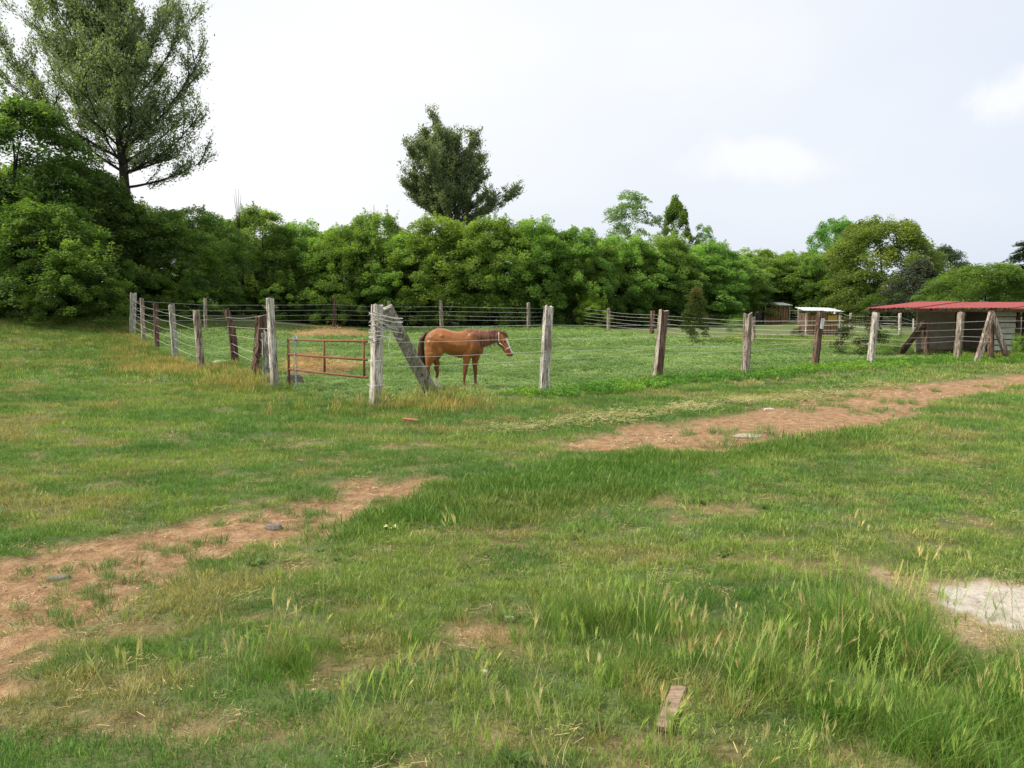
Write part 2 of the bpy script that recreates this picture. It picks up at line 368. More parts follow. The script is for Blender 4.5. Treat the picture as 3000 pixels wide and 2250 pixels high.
# ------------------------------------------------------------------ ground
def grow(a, step, b, k):
    r = [a]
    while (r[-1] < b if b > a else r[-1] > b): r.append(r[-1]+step); step *= k
    return r[1:]
xs = np.array(sorted(grow(-11, -.12, -450, 1.06)+list(np.arange(-11, 20.01, .10))+grow(20, .12, 450, 1.06)))
ys = np.array(sorted(grow(2.4, -.1, -40, 1.15)+list(np.arange(2.4, 19, .085))+grow(19, .1, 700, 1.035)))
XX, YY = np.meshgrid(xs, ys); X = XX.ravel(); Y = YY.ravel(); nx, ny = len(xs), len(ys)
Z = gz(X, Y)
i = np.arange(nx-1)[None, :]+np.arange(ny-1)[:, None]*nx
F = np.stack([i, i+1, i+1+nx, i+nx], -1).reshape(-1, 4)
ground = mk('ground', np.stack([X, Y, Z], 1), F, M['ground'], smooth=True, origin=(0,0,0)); ground['kind'] = 'structure'
mask = np.stack([m_dirt(X, Y), m_field(X, Y), np.maximum(m_straw(X, Y), .55*m_dryz(X, Y)*ss(.4, .6, fbm(X*1.5, Y*1.5, 91, 3))), np.ones_like(X)], 1).astype(np.float32)
a = ground.data.attributes.new('mask', 'FLOAT_COLOR', 'POINT'); a.data.foreach_set('color', mask.ravel())
a = ground.data.attributes.new('lime', 'FLOAT', 'POINT'); a.data.foreach_set('value', m_lime(X, Y).astype(np.float32))

# ------------------------------------------------------------------ grass prototypes (never linked to the scene themselves)
def proto(name, V, F3, var, m):
    me = mesh_np(name, V, np.asarray(F3)); me.materials.append(m)
    at = me.attributes.new('var', 'FLOAT', 'POINT'); at.data.foreach_set('value', np.asarray(var, np.float32))
    return bpy.data.objects.new(name, me)
def blades(n, rad, h, wd, bend, seed, seg=3, hvar=.4, splay=.5):
    r = np.random.default_rng(seed); V = []; F = []; var = []
    for k in range(n):
        a = r.uniform(0, 2*math.pi); q = rad*math.sqrt(r.uniform()); x, y = q*math.cos(a), q*math.sin(a)
        L = h*(1-hvar*r.uniform()); th = a+r.normal(0, .8); dx, dy = math.cos(th), math.sin(th)
        lean = splay*r.uniform(.1, 1); cur = bend*r.uniform(.2, 1); fa = r.uniform(0, math.pi); sx, sy = math.cos(fa)*wd/2, math.sin(fa)*wd/2
        vr = r.uniform()**1.2; n0 = len(V); ang = lean; px, pz = 0., 0.
        for s in range(seg+1):
            ww = (1-(s/seg)**1.6); X0 = x+dx*px; Y0 = y+dy*px
            if s < seg: V += [(X0-sx*ww, Y0-sy*ww, pz), (X0+sx*ww, Y0+sy*ww, pz)]; var += [vr, vr]
            else: V.append((X0, Y0, pz)); var.append(vr)
            px += math.sin(ang)*L/seg; pz += math.cos(ang)*L/seg; ang += cur/seg
        for s in range(seg-1):
            b0 = n0+2*s; F += [(b0, b0+1, b0+3), (b0, b0+3, b0+2)]
        b0 = n0+2*(seg-1); F.append((b0, b0+1, b0+2))
    return V, F, var
def leaflets(n, rad, h, sz, seed, up=.4):
    r = np.random.default_rng(seed); V = []; F = []; var = []
    for k in range(n):
        a = r.uniform(0, 2*math.pi); q = rad*math.sqrt(r.uniform()); c = np.array([q*math.cos(a), q*math.sin(a), h*r.uniform(.25, 1)*(1-.5*(q/rad)**2)])
        nrm = np.array([r.normal(0, up), r.normal(0, up), 1.]); nrm /= np.linalg.norm(nrm)
        u = np.cross(nrm, [math.cos(a*3), math.sin(a*3), 0]); u /= np.linalg.norm(u)+1e-9; v = np.cross(nrm, u); s = sz*r.uniform(.6, 1.3); n0 = len(V)
        V += [tuple(c-u*s), tuple(c-v*s*.55), tuple(c+u*s), tuple(c+v*s*.55)]; F += [(n0, n0+1, n0+2), (n0, n0+2, n0+3)]; var += [r.uniform(.15, .85)]*4
    return V, F, var
def merge(*parts):
    V = []; F = []; var = []
    for (v, f, a) in parts: n = len(V); V += v; F += [tuple(i+n for i in q) for q in f]; var += a
    return V, F, var
def barley(n, rad, h, seed):              # bristly ears on thin stems
    r = np.random.default_rng(seed); V = []; F = []; var = []
    for k in range(n):
        a = r.uniform(0, 2*math.pi); q = rad*r.uniform(); x, y = q*math.cos(a), q*math.sin(a); L = h*r.uniform(.6, 1.); lx, ly = r.normal(0, .14), r.normal(0, .14)
        wd = .0022; n0 = len(V); top = np.array([x+lx*L, y+ly*L, L*.72]); vr = r.uniform(.4, .95)
        V += [(x-wd/2, y, 0), (x+wd/2, y, 0), tuple(top+[wd/2, 0, 0]), tuple(top-[wd/2, 0, 0])]; F += [(n0, n0+1, n0+2), (n0, n0+2, n0+3)]; var += [vr*.6]*4
        ax = np.array([lx+r.normal(0, .15), ly+r.normal(0, .15), 1.]); ax /= np.linalg.norm(ax); EL = L*.24
        for j in range(13):
            b = top+ax*EL*j/14; th = r.uniform(0, 2*math.pi); d = np.array([math.cos(th), math.sin(th), 0])*.22+ax; d /= np.linalg.norm(d)
            s = np.cross(d, [math.sin(th), -math.cos(th), .3]); s /= np.linalg.norm(s); n0 = len(V)
            V += [tuple(b-s*.0025), tuple(b+s*.0025), tuple(b+d*(.03+EL*.45))]; F.append((n0, n0+1, n0+2)); var += [vr]*3
    return V, F, var
def rye(n, rad, h, seed):                 # long thin spikes with alternate spikelets
    r = np.random.default_rng(seed); V = []; F = []; var = []
    for k in range(n):
        a = r.uniform(0, 2*math.pi); q = rad*r.uniform(); x, y = q*math.cos(a), q*math.sin(a); L = h*r.uniform(.65, 1.)
        th = r.uniform(0, 2*math.pi); lean = r.uniform(.05, .45); p = np.array([x, y, 0.]); ang = lean*.3; vr = r.uniform(.3, .9); seg = 7; pts = [p.copy()]
        for s in range(seg):
            p = p+np.array([math.cos(th)*math.sin(ang), math.sin(th)*math.sin(ang), math.cos(ang)])*L/seg; ang += lean*1.3/seg; pts.append(p.copy())
        sd_ = np.array([-math.sin(th), math.cos(th), 0])*.0011
        for s in range(seg):
            n0 = len(V); V += [tuple(pts[s]-sd_), tuple(pts[s]+sd_), tuple(pts[s+1]+sd_), tuple(pts[s+1]-sd_)]; F += [(n0, n0+1, n0+2), (n0, n0+2, n0+3)]; var += [vr]*4
        for j in range(16):
            f = 4.2+j*2.8/16; s = int(f); c = pts[s]+(pts[min(s+1, seg)]-pts[s])*(f-s); d = (pts[min(s+1, seg)]-pts[s]); d /= np.linalg.norm(d)+1e-9
            sg = (1 if j % 2 else -1); o_ = sd_/np.linalg.norm(sd_)*sg; n0 = len(V)
            V += [tuple(c), tuple(c+o_*.005+d*.005), tuple(c+d*.016+o_*.004)]; F.append((n0, n0+1, n0+2)); var += [min(1, vr+.15)]*3
    return V, F, var
g = M['grass']
PR = {}
PR['short'] = [proto('short_tuft', *blades(26, .075, .055, .0042, .9, 100+k, 2, .6, .9), g) for k in range(4)]
PR['mid'] = [proto('mid_tuft', *blades(30, .075, .15, .0048, 1.1, 200+k, 3, .6, .7), g) for k in range(4)]
PR['far'] = [proto('far_tuft', *blades(22, .22, .10, .017, .8, 300+k, 2, .6, .8), g) for k in range(3)]
PR['farmid'] = [proto('far_meadow_tuft', *blades(26, .22, .30, .014, .7, 350+k, 3, .6, .45), g) for k in range(3)]
PR['tall'] = [proto('tall_tuft', *merge(blades(38, .10, .42, .0040, 1.3, 400+k, 4, .6, .45), blades(24, .12, .18, .004, 1.3, 450+k, 3, .6, .8)), g) for k in range(4)]
PR['barley'] = [proto('barley_ears', *merge(barley(6, .13, .36, 500+k), blades(8, .1, .2, .004, .9, 540+k, 3)), g) for k in range(4)]
PR['rye'] = [proto('rye_spikes', *merge(rye(5, .12, .62, 600+k), blades(6, .1, .3, .004, .9, 640+k, 3)), g) for k in range(4)]
PR['clover'] = [proto('clover_patch', *leaflets(64, .18, .09, .018, 700+k, .3), g) for k in range(3)]
PR['weed'] = [proto('weed_clump', *merge(leaflets(60, .20, .30, .036, 800+k, .8), blades(14, .15, .32, .009, .8, 830+k, 3)), g) for k in range(3)]
def rosette(seed):
    r = np.random.default_rng(seed); V = []; F = []; var = []
    for k in range(11):
        th = r.uniform(0, 2*math.pi); L = r.uniform(.08, .16); wd = L*.3; e = r.uniform(.25, .8); n0 = len(V)
        d = np.array([math.cos(th), math.sin(th), e]); s = np.array([-math.sin(th), math.cos(th), 0])*wd/2; p1 = d*L*.5; p2 = d*L*.9+np.array([0, 0, -.03])
        V += [(0,0,0), tuple(p1-s), tuple(p1+s), tuple(p2)]; F += [(n0, n0+1, n0+2), (n0+1, n0+3, n0+2)]; var += [r.uniform(0, .8)]*4
    return V, F, var
PR['rosette'] = [proto('broadleaf_rosette', *rosette(900+k), g) for k in range(3)]
def litter(seed):
    r = np.random.default_rng(seed); V = []; F = []; var = []
    for k in range(16):
        x, y = r.normal(0, .07, 2); th = r.uniform(0, math.pi); L = r.uniform(.02, .07); wd = .0014; z = r.uniform(.002, .018); n0 = len(V)
        dx, dy = math.cos(th)*L/2, math.sin(th)*L/2; sx, sy = -math.sin(th)*wd, math.cos(th)*wd; t = r.normal(0, .006)
        V += [(x-dx-sx, y-dy-sy, z), (x-dx+sx, y-dy+sy, z+.001), (x+dx+sx, y+dy+sy, z+t+.001), (x+dx-sx, y+dy-sy, z+t)]; F += [(n0, n0+1, n0+2), (n0, n0+2, n0+3)]; var += [r.uniform(.3, 1)]*4
    return V, F, var
PR['litter'] = [proto('straw_litter', *litter(950+k), g) for k in range(4)]
pm, t, b, o = mat('pebbles'); at_ = N(t, 'ShaderNodeAttribute', attribute_name='tint', attribute_type='INSTANCER')
t.links.new(at_.outputs['Color'], b.inputs['Base Color'])
def pebble(seed):
    r = np.random.default_rng(seed); V = []; F = []
    for a_ in range(3):
        for k in range(6):
            th = k*math.pi/3+a_*.4; rr = (.8, 1, .55)[a_]*r.uniform(.8, 1.15); V.append((rr*math.cos(th), rr*math.sin(th)*.75, (-.2, .15, .5)[a_]*r.uniform(.85, 1.1)))
    V.append((0, 0, .56))
    for a_ in range(2):
        for k in range(6): q = a_*6; F += [(q+k, q+(k+1)%6, q+6+(k+1)%6), (q+k, q+6+(k+1)%6, q+6+k)]
    for k in range(6): F.append((12+k, 12+(k+1)%6, 18))
    return V, F, [.5]*len(V)
PR['pebble'] = [proto('pebble', *pebble(980+k), pm) for k in range(4)]

def scatter(name, label, cat, key, X, Y, scl, tint, tilt=.15, sink=.0, zoff=None):
    n = len(X)
    if n == 0: return
    Z = gz(X, Y)-sink if zoff is None else zoff
    me = bpy.data.meshes.new(name); me.vertices.add(n); me.vertices.foreach_set('co', np.stack([X, Y, Z], 1).astype(np.float32).ravel())
    rot = np.stack([RNG.normal(0, tilt, n), RNG.normal(0, tilt, n), RNG.uniform(0, 2*math.pi, n)], 1).astype(np.float32)
    a = me.attributes.new('rot', 'FLOAT_VECTOR', 'POINT'); a.data.foreach_set('vector', rot.ravel())
    a = me.attributes.new('scl', 'FLOAT', 'POINT'); a.data.foreach_set('value', np.asarray(scl, np.float32))
    a = me.attributes.new('pick', 'INT', 'POINT'); a.data.foreach_set('value', RNG.integers(0, len(PR[key]), n).astype(np.int32))
    t4 = np.ones((n, 4), np.float32); t4[:, :3] = tint
    a = me.attributes.new('tint', 'FLOAT_COLOR', 'POINT'); a.data.foreach_set('color', t4.ravel())
    o = bpy.data.objects.new(name, me); COL.objects.link(o); tag(o, label, cat, kind='stuff')
    ng = bpy.data.node_groups.new('scatter_'+name, 'GeometryNodeTree')
    ng.interface.new_socket('Geometry', in_out='INPUT', socket_type='NodeSocketGeometry'); ng.interface.new_socket('Geometry', in_out='OUTPUT', socket_type='NodeSocketGeometry')
    gi = ng.nodes.new('NodeGroupInput'); go = ng.nodes.new('NodeGroupOutput'); L = ng.links.new
    ip = ng.nodes.new('GeometryNodeInstanceOnPoints'); j = ng.nodes.new('GeometryNodeJoinGeometry')
    for p in PR[key]:
        oi = ng.nodes.new('GeometryNodeObjectInfo'); oi.inputs['Object'].default_value = p; oi.inputs['As Instance'].default_value = True
        L(oi.outputs['Geometry'], j.inputs[0])
    def attr(nm, ty):
        q = ng.nodes.new('GeometryNodeInputNamedAttribute'); q.data_type = ty; q.inputs['Name'].default_value = nm; return q.outputs['Attribute']
    L(gi.outputs[0], ip.inputs['Points']); L(j.outputs[0], ip.inputs['Instance']); ip.inputs['Pick Instance'].default_value = True
    L(attr('pick', 'INT'), ip.inputs['Instance Index']); L(attr('scl', 'FLOAT'), ip.inputs['Scale'])
    e2r = ng.nodes.new('FunctionNodeEulerToRotation'); L(attr('rot', 'FLOAT_VECTOR'), e2r.inputs[0]); L(e2r.outputs[0], ip.inputs['Rotation'])
    L(ip.outputs[0], go.inputs[0])
    md = o.modifiers.new('scatter', 'NODES'); md.node_group = ng; return o

def fan(dens, y0, y1, k=.70, m=2.2):
    hw = k*y1+m; n = int(dens*2*hw*(y1-y0)); X = RNG.uniform(-hw, hw, n); Y = RNG.uniform(y0, y1, n)
    q = np.abs(X) < k*Y+m; return X[q], Y[q]
C = lambda *a: np.array(a)
GREEN, DEEP, YELL, STRAW, FRESH = C(.115, .225, .050), C(.072, .160, .040), C(.205, .280, .070), C(.44, .35, .17), C(.155, .30, .055)
def lawn_tint(X, Y):
    n = len(X); a = fbm(X*.5, Y*.8, 201, 4)[:, None]; b = fbm(X*1.4+7, Y*2.2, 203, 3)[:, None]; c = RNG.uniform(size=(n, 1))
    t = GREEN*(1-ss(.42, .58, a))+YELL*ss(.42, .58, a)
    dk = 1-ss(.36, .50, b); t = t*(1-dk*.65)+DEEP*dk*.65
    q = ss(.58, .72, fbm(X*.9+3, Y*1.3, 207, 3))[:, None]*.65+(c > .93)*.5; q = np.clip(q, 0, .85); t = t*(1-q)+STRAW*.8*q
    br = (ss(3, 11, X)*ss(22, 8, Y))[:, None]*.35; t = t*(1-br)+YELL*br
    return t*1.18*(.75+.5*RNG.uniform(size=(n, 1)))
LONG = GP([(1000,1560),(1150,1500),(1400,1420),(1800,1345),(2250,1290),(2500,1270),(2500,1300),(2200,1330),(1950,1400),(1800,1470),(1500,1530),(1200,1570)])
def longmask(X, Y): return 1-ss(-.1, .4, polysd(X, Y, LONG)+(fbm(X*1.2, Y*1.2, 211, 3)-.5)*.9)
# short turf in four distance bands
bx, by, bs, bt = [], [], [], []
for (d, y0, y1, s) in ((520, 2.6, 6.5, 1.), (300, 6.5, 11, 1.25), (130, 11, 19, 1.75)):
    x, y = fan(d, y0, y1); keep = RNG.uniform(size=len(x)) > np.clip(m_dirt(x, y)*1.5+m_straw(x, y)*.9+m_lime(x, y), 0, 1)
    keep &= (m_field(x, y) < .5) & (m_strip(x, y) < .6)
    keep &= RNG.uniform(size=len(x)) < .55+.45*ss(.35, .5, fbm(x*2.2, y*3, 221, 3))
    x, y = x[keep], y[keep]; bx.append(x); by.append(y); bs.append(s*RNG.uniform(.6, 1.25, len(x))*(1+.7*longmask(x, y))); bt.append(lawn_tint(x, y))
cat_ = np.concatenate
bx, by, bs, bt = map(cat_, (bx, by, bs, bt)); lm = longmask(bx, by)[:, None]*.7; bt = bt*(1-lm)+FRESH*.72*lm
scatter('lawn_grass', 'short patchy grass of the trodden paddock approach', 'grass', 'short', bx, by, bs, bt)
x, y = fan(26, 19, 46, .72, 3); keep = (m_field(x, y) < .5) & (RNG.uniform(size=len(x)) > m_dirt(x, y)*1.5) & (m_strip(x, y) < .6)
x, y = x[keep], y[keep]; scatter('distant_lawn_grass', 'short grass of the rise further off', 'grass', 'far', x, y, RNG.uniform(.7, 1.3, len(x)), lawn_tint(x, y))
# longer tufts sprinkled through the lawn
x, y = fan(34, 2.6, 18); pr = ss(.45, .62, fbm(x*.8, y*1.3, 231, 3))*.6+.08+longmask(x, y)*1.5
keep = (RNG.uniform(size=len(x)) < pr) & (m_dirt(x, y) < .45) & (m_field(x, y) < .4) & (m_straw(x, y) < .5)
x, y = x[keep], y[keep]; lm = longmask(x, y)[:, None]; tt = lawn_tint(x, y)*(1-.5*lm)+FRESH*.65*.5*lm
scatter('grass_tufts', 'longer green tufts among the short grass', 'grass', 'mid', x, y, RNG.uniform(.3, .75, len(x))*(1+.25*lm[:, 0]), tt)
# rank foreground grass at the lower right
def rank(X, Y):
    a = G(2300, 2000); q = np.exp(-(((X-a.x-.45)/1.05)**2+((Y-a.y-.1)/1.0)**2))
    b2 = G(1050, 1900); q2 = .55*np.exp(-(((X-b2.x)/.45)**2+((Y-b2.y)/.35)**2))
    c2 = G(1780, 1830); q3 = .5*np.exp(-(((X-c2.x)/.75)**2+((Y-c2.y)/.35)**2))
    d2 = G(2950, 2100); q4 = 1.1*np.exp(-(((X-d2.x-.5)/.9)**2+((Y-d2.y)/.8)**2))
    r = np.maximum(np.maximum(q, q2), np.maximum(q3, q4)); bd = np.exp(-(((X-G(1965, 2090).x)/.13)**2+((Y-G(1965, 2125).y)/.20)**2)); return r*(1-np.clip(bd*2, 0, 1))*(.12+1.7*ss(.38, .66, fbm(X*2.3, Y*2.3, 241, 3)))
x, y = fan(260, 2.5, 7.0, .75, 1.6); keep = (RNG.uniform(size=len(x)) < rank(x, y)*.8*(1-.8*m_straw(x, y)))
x, y = x[keep], y[keep]; n = len(x); c = RNG.uniform(size=(n, 1)); tt = np.where(c < .70, FRESH*.95, np.where(c < .93, YELL*1.05, STRAW))*RNG.uniform(.75, 1.15, (n, 1))
scatter('rank_foreground_grass', 'knee-high rank grass at the lower right', 'grass', 'tall', x, y, RNG.uniform(.45, 1.0, n)*(.55+.5*np.clip(rank(x, y), 0, 1)), tt, .2)
x, y = fan(70, 2.5, 7.2, .75, 1.6); bz = G(1780, 1900); bq = np.exp(-(((x-bz.x)/.8)**2+((y-bz.y)/.5)**2)); bz = G(1400, 2150); bq = bq+.7*np.exp(-(((x-bz.x)/.9)**2+((y-bz.y)/.4)**2)); keep = (RNG.uniform(size=len(x)) < rank(x, y)*.7+.02+bq*.8*ss(.4, .6, fbm(x*3, y*3, 247, 2))) & (m_dirt(x, y) < .6)
x, y = x[keep], y[keep]; n = len(x); c = RNG.uniform(size=(n, 1)); tt = np.where(c < .68, C(.30, .40, .11), C(.48, .45, .22))*RNG.uniform(.8, 1.1, (n, 1))
scatter('wild_barley', 'bristly wild barley ears standing in the foreground grass', 'grass', 'barley', x, y, RNG.uniform(.5, .95, n), tt, .15)
x, y = fan(26, 2.5, 6.8, .75, 1.6); keep = (RNG.uniform(size=len(x)) < np.clip(rank(x, y)-.25, 0, 1)) & (m_straw(x, y) < .8)
x, y = x[keep], y[keep]; n = len(x); scatter('ryegrass_spikes', 'tall thin ryegrass spikes above the foreground grass', 'grass', 'rye', x, y, RNG.uniform(.6, 1.05, n), np.where(RNG.uniform(size=(n, 1)) < .7, C(.26, .36, .10), C(.45, .38, .2)), .12)
# field of low clover-like leaves
bx, by, bs = [], [], []
for (d, y0, y1, s) in ((60, 13, 22, 1.), (28, 22, 34, 1.4), (9, 34, 66, 2.3)):
    x, y = fan(d, y0, y1, .66, 2); keep = m_field(x, y) > .5
    keep &= RNG.uniform(size=len(x)) < .6+.4*ss(.35, .5, fbm(x*1.2, y*1.2, 251, 3))
    bx.append(x[keep]); by.append(y[keep]); bs.append(s*RNG.uniform(.6, 1.2, keep.sum()))
bx, by, bs = map(cat_, (bx, by, bs)); n = len(bx)
a = fbm(bx*.35, by*.5, 253, 3)[:, None]; tt = (C(.16, .255, .075)*(1-ss(.45, .62, a))+C(.24, .34, .12)*ss(.45, .62, a))*RNG.uniform(.82, 1.15, (n, 1))
scatter('field_clover', 'low leafy green cover growing in the fenced field', 'ground cover', 'clover', bx, by, bs, tt, .1)
x, y = fan(11, 14, 60, .66, 2); keep = (m_field(x, y) > .5) & (RNG.uniform(size=len(x)) < .25+.75*ss(.5, .62, fbm(x*.5, y*.7, 257, 3))*ss(24, 40, y)+.4*(RNG.uniform(size=len(x)) < .2))
x, y = x[keep], y[keep]; n = len(x); scatter('field_grass', 'grass tufts scattered over the fenced field', 'grass', 'far', x, y, RNG.uniform(.6, 1.3, n), C(.09, .19, .045)*RNG.uniform(.7, 1.3, (n, 1)), .1)
# weeds along the front fence and the edges
x, y = fan(38, 13, 33, .74, 2); s_ = m_strip(x, y); keep = RNG.uniform(size=len(x)) < s_*.8*(1-.6*np.clip(m_dryz(x, y), 0, 1))
x, y = x[keep], y[keep]; n = len(x); a = fbm(x*.7, y*.7, 261, 3)[:, None]
tt = (C(.11, .26, .035)*(1-ss(.4, .6, a))+C(.20, .36, .045)*ss(.4, .6, a))*RNG.uniform(.7, 1.15, (n, 1)); dd = (m_field(x, y) > .5)
scatter('fence_weeds', 'bright green weeds growing along the foot of the front fence', 'weeds', 'weed', x, y, RNG.uniform(.35, .8, n)*np.where(dd, .6, 1), tt, .15)
# tall meadow on the left rise and at the fences
x, y = fan(30, 13, 48, .74, 3); dz = m_dryz(x, y)
rise = np.maximum(ss(30, 37, y)*ss(-9, -13, x), .55*ss(18, 26, y)*ss(-5.5, -8.5, x)*ss(.35, .6, fbm(x*.5, y*.5, 267, 3)))
keep = (RNG.uniform(size=len(x)) < np.clip(dz*1.0+rise*.8, 0, 1)) & (m_field(x, y) < .5)
x, y, dz = x[keep], y[keep], dz[keep]; n = len(x); c = RNG.uniform(size=(n, 1)); q = np.clip(dz[:, None]*.6, .08, .75)*(.35+1.2*ss(.4, .62, fbm(x*.8, y*.8, 263, 3))[:, None])
tt = np.where(c < q*1.15, C(.46, .37, .14), C(.16, .24, .055))*RNG.uniform(.7, 1.15, (n, 1))
scatter('meadow_grass', 'tall green and straw-coloured grass at the left fence and the corner post', 'grass', 'farmid', x, y, RNG.uniform(.45, 1.15, n)*(.7+.25*dz), tt, .15)
x, y = fan(55, 12.5, 20, .5, 2); dz = m_dryz(x, y); keep = (RNG.uniform(size=len(x)) < dz*.4*ss(.35, .6, fbm(x*1.5, y*1.5, 269, 3))*1.6) & (m_field(x, y) < .5); x, y = x[keep], y[keep]; n = len(x)
scatter('dry_corner_grass', 'dry seeding grass around the corner post', 'grass', 'barley', x, y, RNG.uniform(.6, 1.2, n), np.where(RNG.uniform(size=(n, 1)) < .45, C(.46, .40, .18), C(.28, .35, .09))*RNG.uniform(.8, 1.1, (n, 1)), .15)
# broad-leaved plants, straw litter, gravel
x, y = fan(3.2, 3, 16); keep = (m_field(x, y) < .4) & (RNG.uniform(size=len(x)) < ss(.45, .6, fbm(x*.6, y*.8, 271, 3))+.06) & (m_dirt(x, y) < .6); x, y = x[keep], y[keep]; n = len(x)
scatter('broadleaf_weeds', 'dark broad-leaved rosettes dotted through the lawn', 'weeds', 'rosette', x, y, RNG.uniform(.35, .75, n), C(.09, .155, .04)*RNG.uniform(.7, 1.3, (n, 1)), .1)
x, y = fan(60, 2.6, 12); keep = RNG.uniform(size=len(x)) < .12+.45*m_dirt(x, y)*.3+m_straw(x, y)*2; keep &= m_lime(x, y) < .6
x, y = x[keep], y[keep]; n = len(x); scatter('straw_litter', 'bits of dry straw lying on the ground', 'straw', 'litter', x, y, RNG.uniform(.6, 1.2, n), C(.50, .39, .22)*RNG.uniform(.7, 1.2, (n, 1)), .05, zoff=gz(x, y)+.002)
mow = GP([(1500,1255),(1560,1250),(1800,1225),(2100,1190),(2330,1165),(2600,1130)])
x, y = fan(60, 11, 20); keep = RNG.uniform(size=len(x)) < (1-ss(.15, .55, linesd(x, y, mow)+(fbm(x, y, 273, 2)-.5)*.6))*.8; x, y = x[keep], y[keep]; n = len(x)
scatter('mown_swath', 'pale swath of cut grass drying in front of the fence', 'cut grass', 'litter', x, y, RNG.uniform(1.5, 2.8, n), C(.40, .36, .19)*RNG.uniform(.7, 1.2, (n, 1)), .1, zoff=gz(x, y)+.03)
x, y = fan(150, 3, 8.5); k1 = RNG.uniform(size=len(x)) < m_dirt(x, y)*.5; x2, y2 = fan(60, 8.5, 20); k2 = RNG.uniform(size=len(x2)) < m_dirt(x2, y2)*.5*(m_dirt(x2, y2) > .6)
x = cat_([x[k1], x2[k2]]); y = cat_([y[k1], y2[k2]]); n = len(x)
tx = [(350,1655),(290,1745),(160,1672),(345,1690),(500,1610),(600,1575),(730,1525),(850,1500),(905,1495),(1000,1520),(1230,1480),(480,1590),(120,1785),(250,1800),(1860,1310),(2205,1262),(2262,1283),(2420,1185),(2330,1198),(2455,1165),(2490,1160),(2620,1175),(2660,1172),(2590,1200),(2700,1140),(2560,1205),(2100,1290),(2060,1262)]
tx += [(200,1725),(380,1700),(90,1830),(780,1480),(900,1540)]
tX, tY = [], []
for (a_, b_) in tx:
    q = G(a_, b_); m_ = 9; tX += list(q.x+RNG.normal(0, .13, m_)*(1 if b_ > 1400 else 2)); tY += list(q.y+RNG.normal(0, .09, m_)*(1 if b_ > 1400 else 2))
tX = np.array(tX); tY = np.array(tY); n_ = len(tX); scatter('track_tufts', 'grass tufts growing back in the bare earth tracks', 'grass', 'mid', tX, tY, RNG.uniform(.45, .95, n_)*np.where(tY > 9, 1.5, 1), C(.13, .235, .07)*RNG.uniform(.8, 1.3, (n_, 1)), .2)
scatter('gravel', 'small stones strewn over the bare earth tracks', 'gravel', 'pebble', x, y, (.0045+.017*RNG.uniform(size=n)**5)*np.where(y > 8.5, 1.7, 1), C(.42, .31, .22)*RNG.uniform(.45, 1.25, (n, 1)), .2, zoff=gz(x, y))

# ------------------------------------------------------------------ fences
def post_mesh(a, b, wd, dp, seed, yaw=0., rows=12, knot=.06, bow=0.):
    a = Vector(a); b = Vector(b); r = np.random.default_rng(seed); ax = (b-a); L = ax.length; ax.normalize()
    s = Vector((math.cos(yaw), math.sin(yaw), 0)); s = (s-ax*s.dot(ax)).normalized(); q = ax.cross(s).normalized()
    prof = [(-.5,-.36),(-.38,-.5),(0,-.5+r.uniform(-.05,.1)),(.38,-.5),(.5,-.36),(.5,0),(.5,.36),(.38,.5),(0,.5),(-.38,.5),(-.5,.36),(-.5,0)]
    off = r.normal(0, knot*.8, (len(prof), 2)); V = []; F = []; n = len(prof); wob = np.cumsum(r.normal(0, knot*.12, (rows+1, 2)), 0)
    for i in range(rows+1):
        t = i/rows; tw = 1-.10*t*r.uniform(.6, 1.2)+(.06 if t < .1 else 0)
        for k, (u, v) in enumerate(prof):
            uu = (u+off[k, 0]*(.5+t)+r.normal(0, knot*.35))*tw+wob[i, 0]; vv = (v+off[k, 1]*(.5+t)+r.normal(0, knot*.35))*tw+wob[i, 1]
            h = L*t+(r.normal(0, .012)+.018*math.sin(k*1.1+seed) if i == rows else 0)
            V.append(a+ax*h+s*(uu*wd+bow*math.sin(t*math.pi))+q*vv*dp)
    for i in range(rows):
        for k in range(n): F.append((i*n+k, i*n+(k+1)%n, (i+1)*n+(k+1)%n, (i+1)*n+k))
    c = sum((V[rows*n+k] for k in range(n)), Vector())/n-ax*.02; V.append(c)
    for k in range(n): F.append((rows*n+k, rows*n+(k+1)%n, len(V)-1))
    return V, F
def post(fence, px, pyb, pyt, wpx, m='wood', seed=0, pxt=None, label=None, dp=.9, yaw=.3, bow=0., name='post', hide=.15):
    b = G(px, pyb); t = P(pxt if pxt is not None else px, pyt, b.y); wd = wpx/FPX*b.y*.80; yaw += .25
    b2 = b+(b-t).normalized()*hide
    V, F = post_mesh(b2, t, wd, wd*dp, seed, yaw, bow=bow)
    o = mk(name, V, F, M[m], fence); 
    if label: o['label'] = label
    return b, t
def wire_between(pts, r=.0045, sag=.02, seed=0):
    rr = random.Random(seed); out = []
    for i in range(len(pts)-1):
        a, b = Vector(pts[i]), Vector(pts[i+1]); n = 8; sg = sag*(b-a).length/5*rr.uniform(.2, 1.6)
        for k in range(n+(i == len(pts)-2)):
            t = k/n; p = a.lerp(b, t); p.z -= sg*4*t*(1-t); p.z += rr.uniform(-.003, .003); out.append(p)
    return B().tube(out, r, 5)
def run_fence(fence, ends, fracs, r, sag=.03, seed=0, off=0.):
    for k, f in enumerate(fracs):
        rr = random.Random(seed*31+k); pts = []
        for (b, t) in ends:
            ff = f+rr.uniform(-.012, .012); p = b.lerp(t, ff); v = Vector((p.x, p.y, 0)).normalized(); pts.append(p-v*off)
        wire_between(pts, r, sag, seed*7+k).mk('wire', M['wire'], fence)

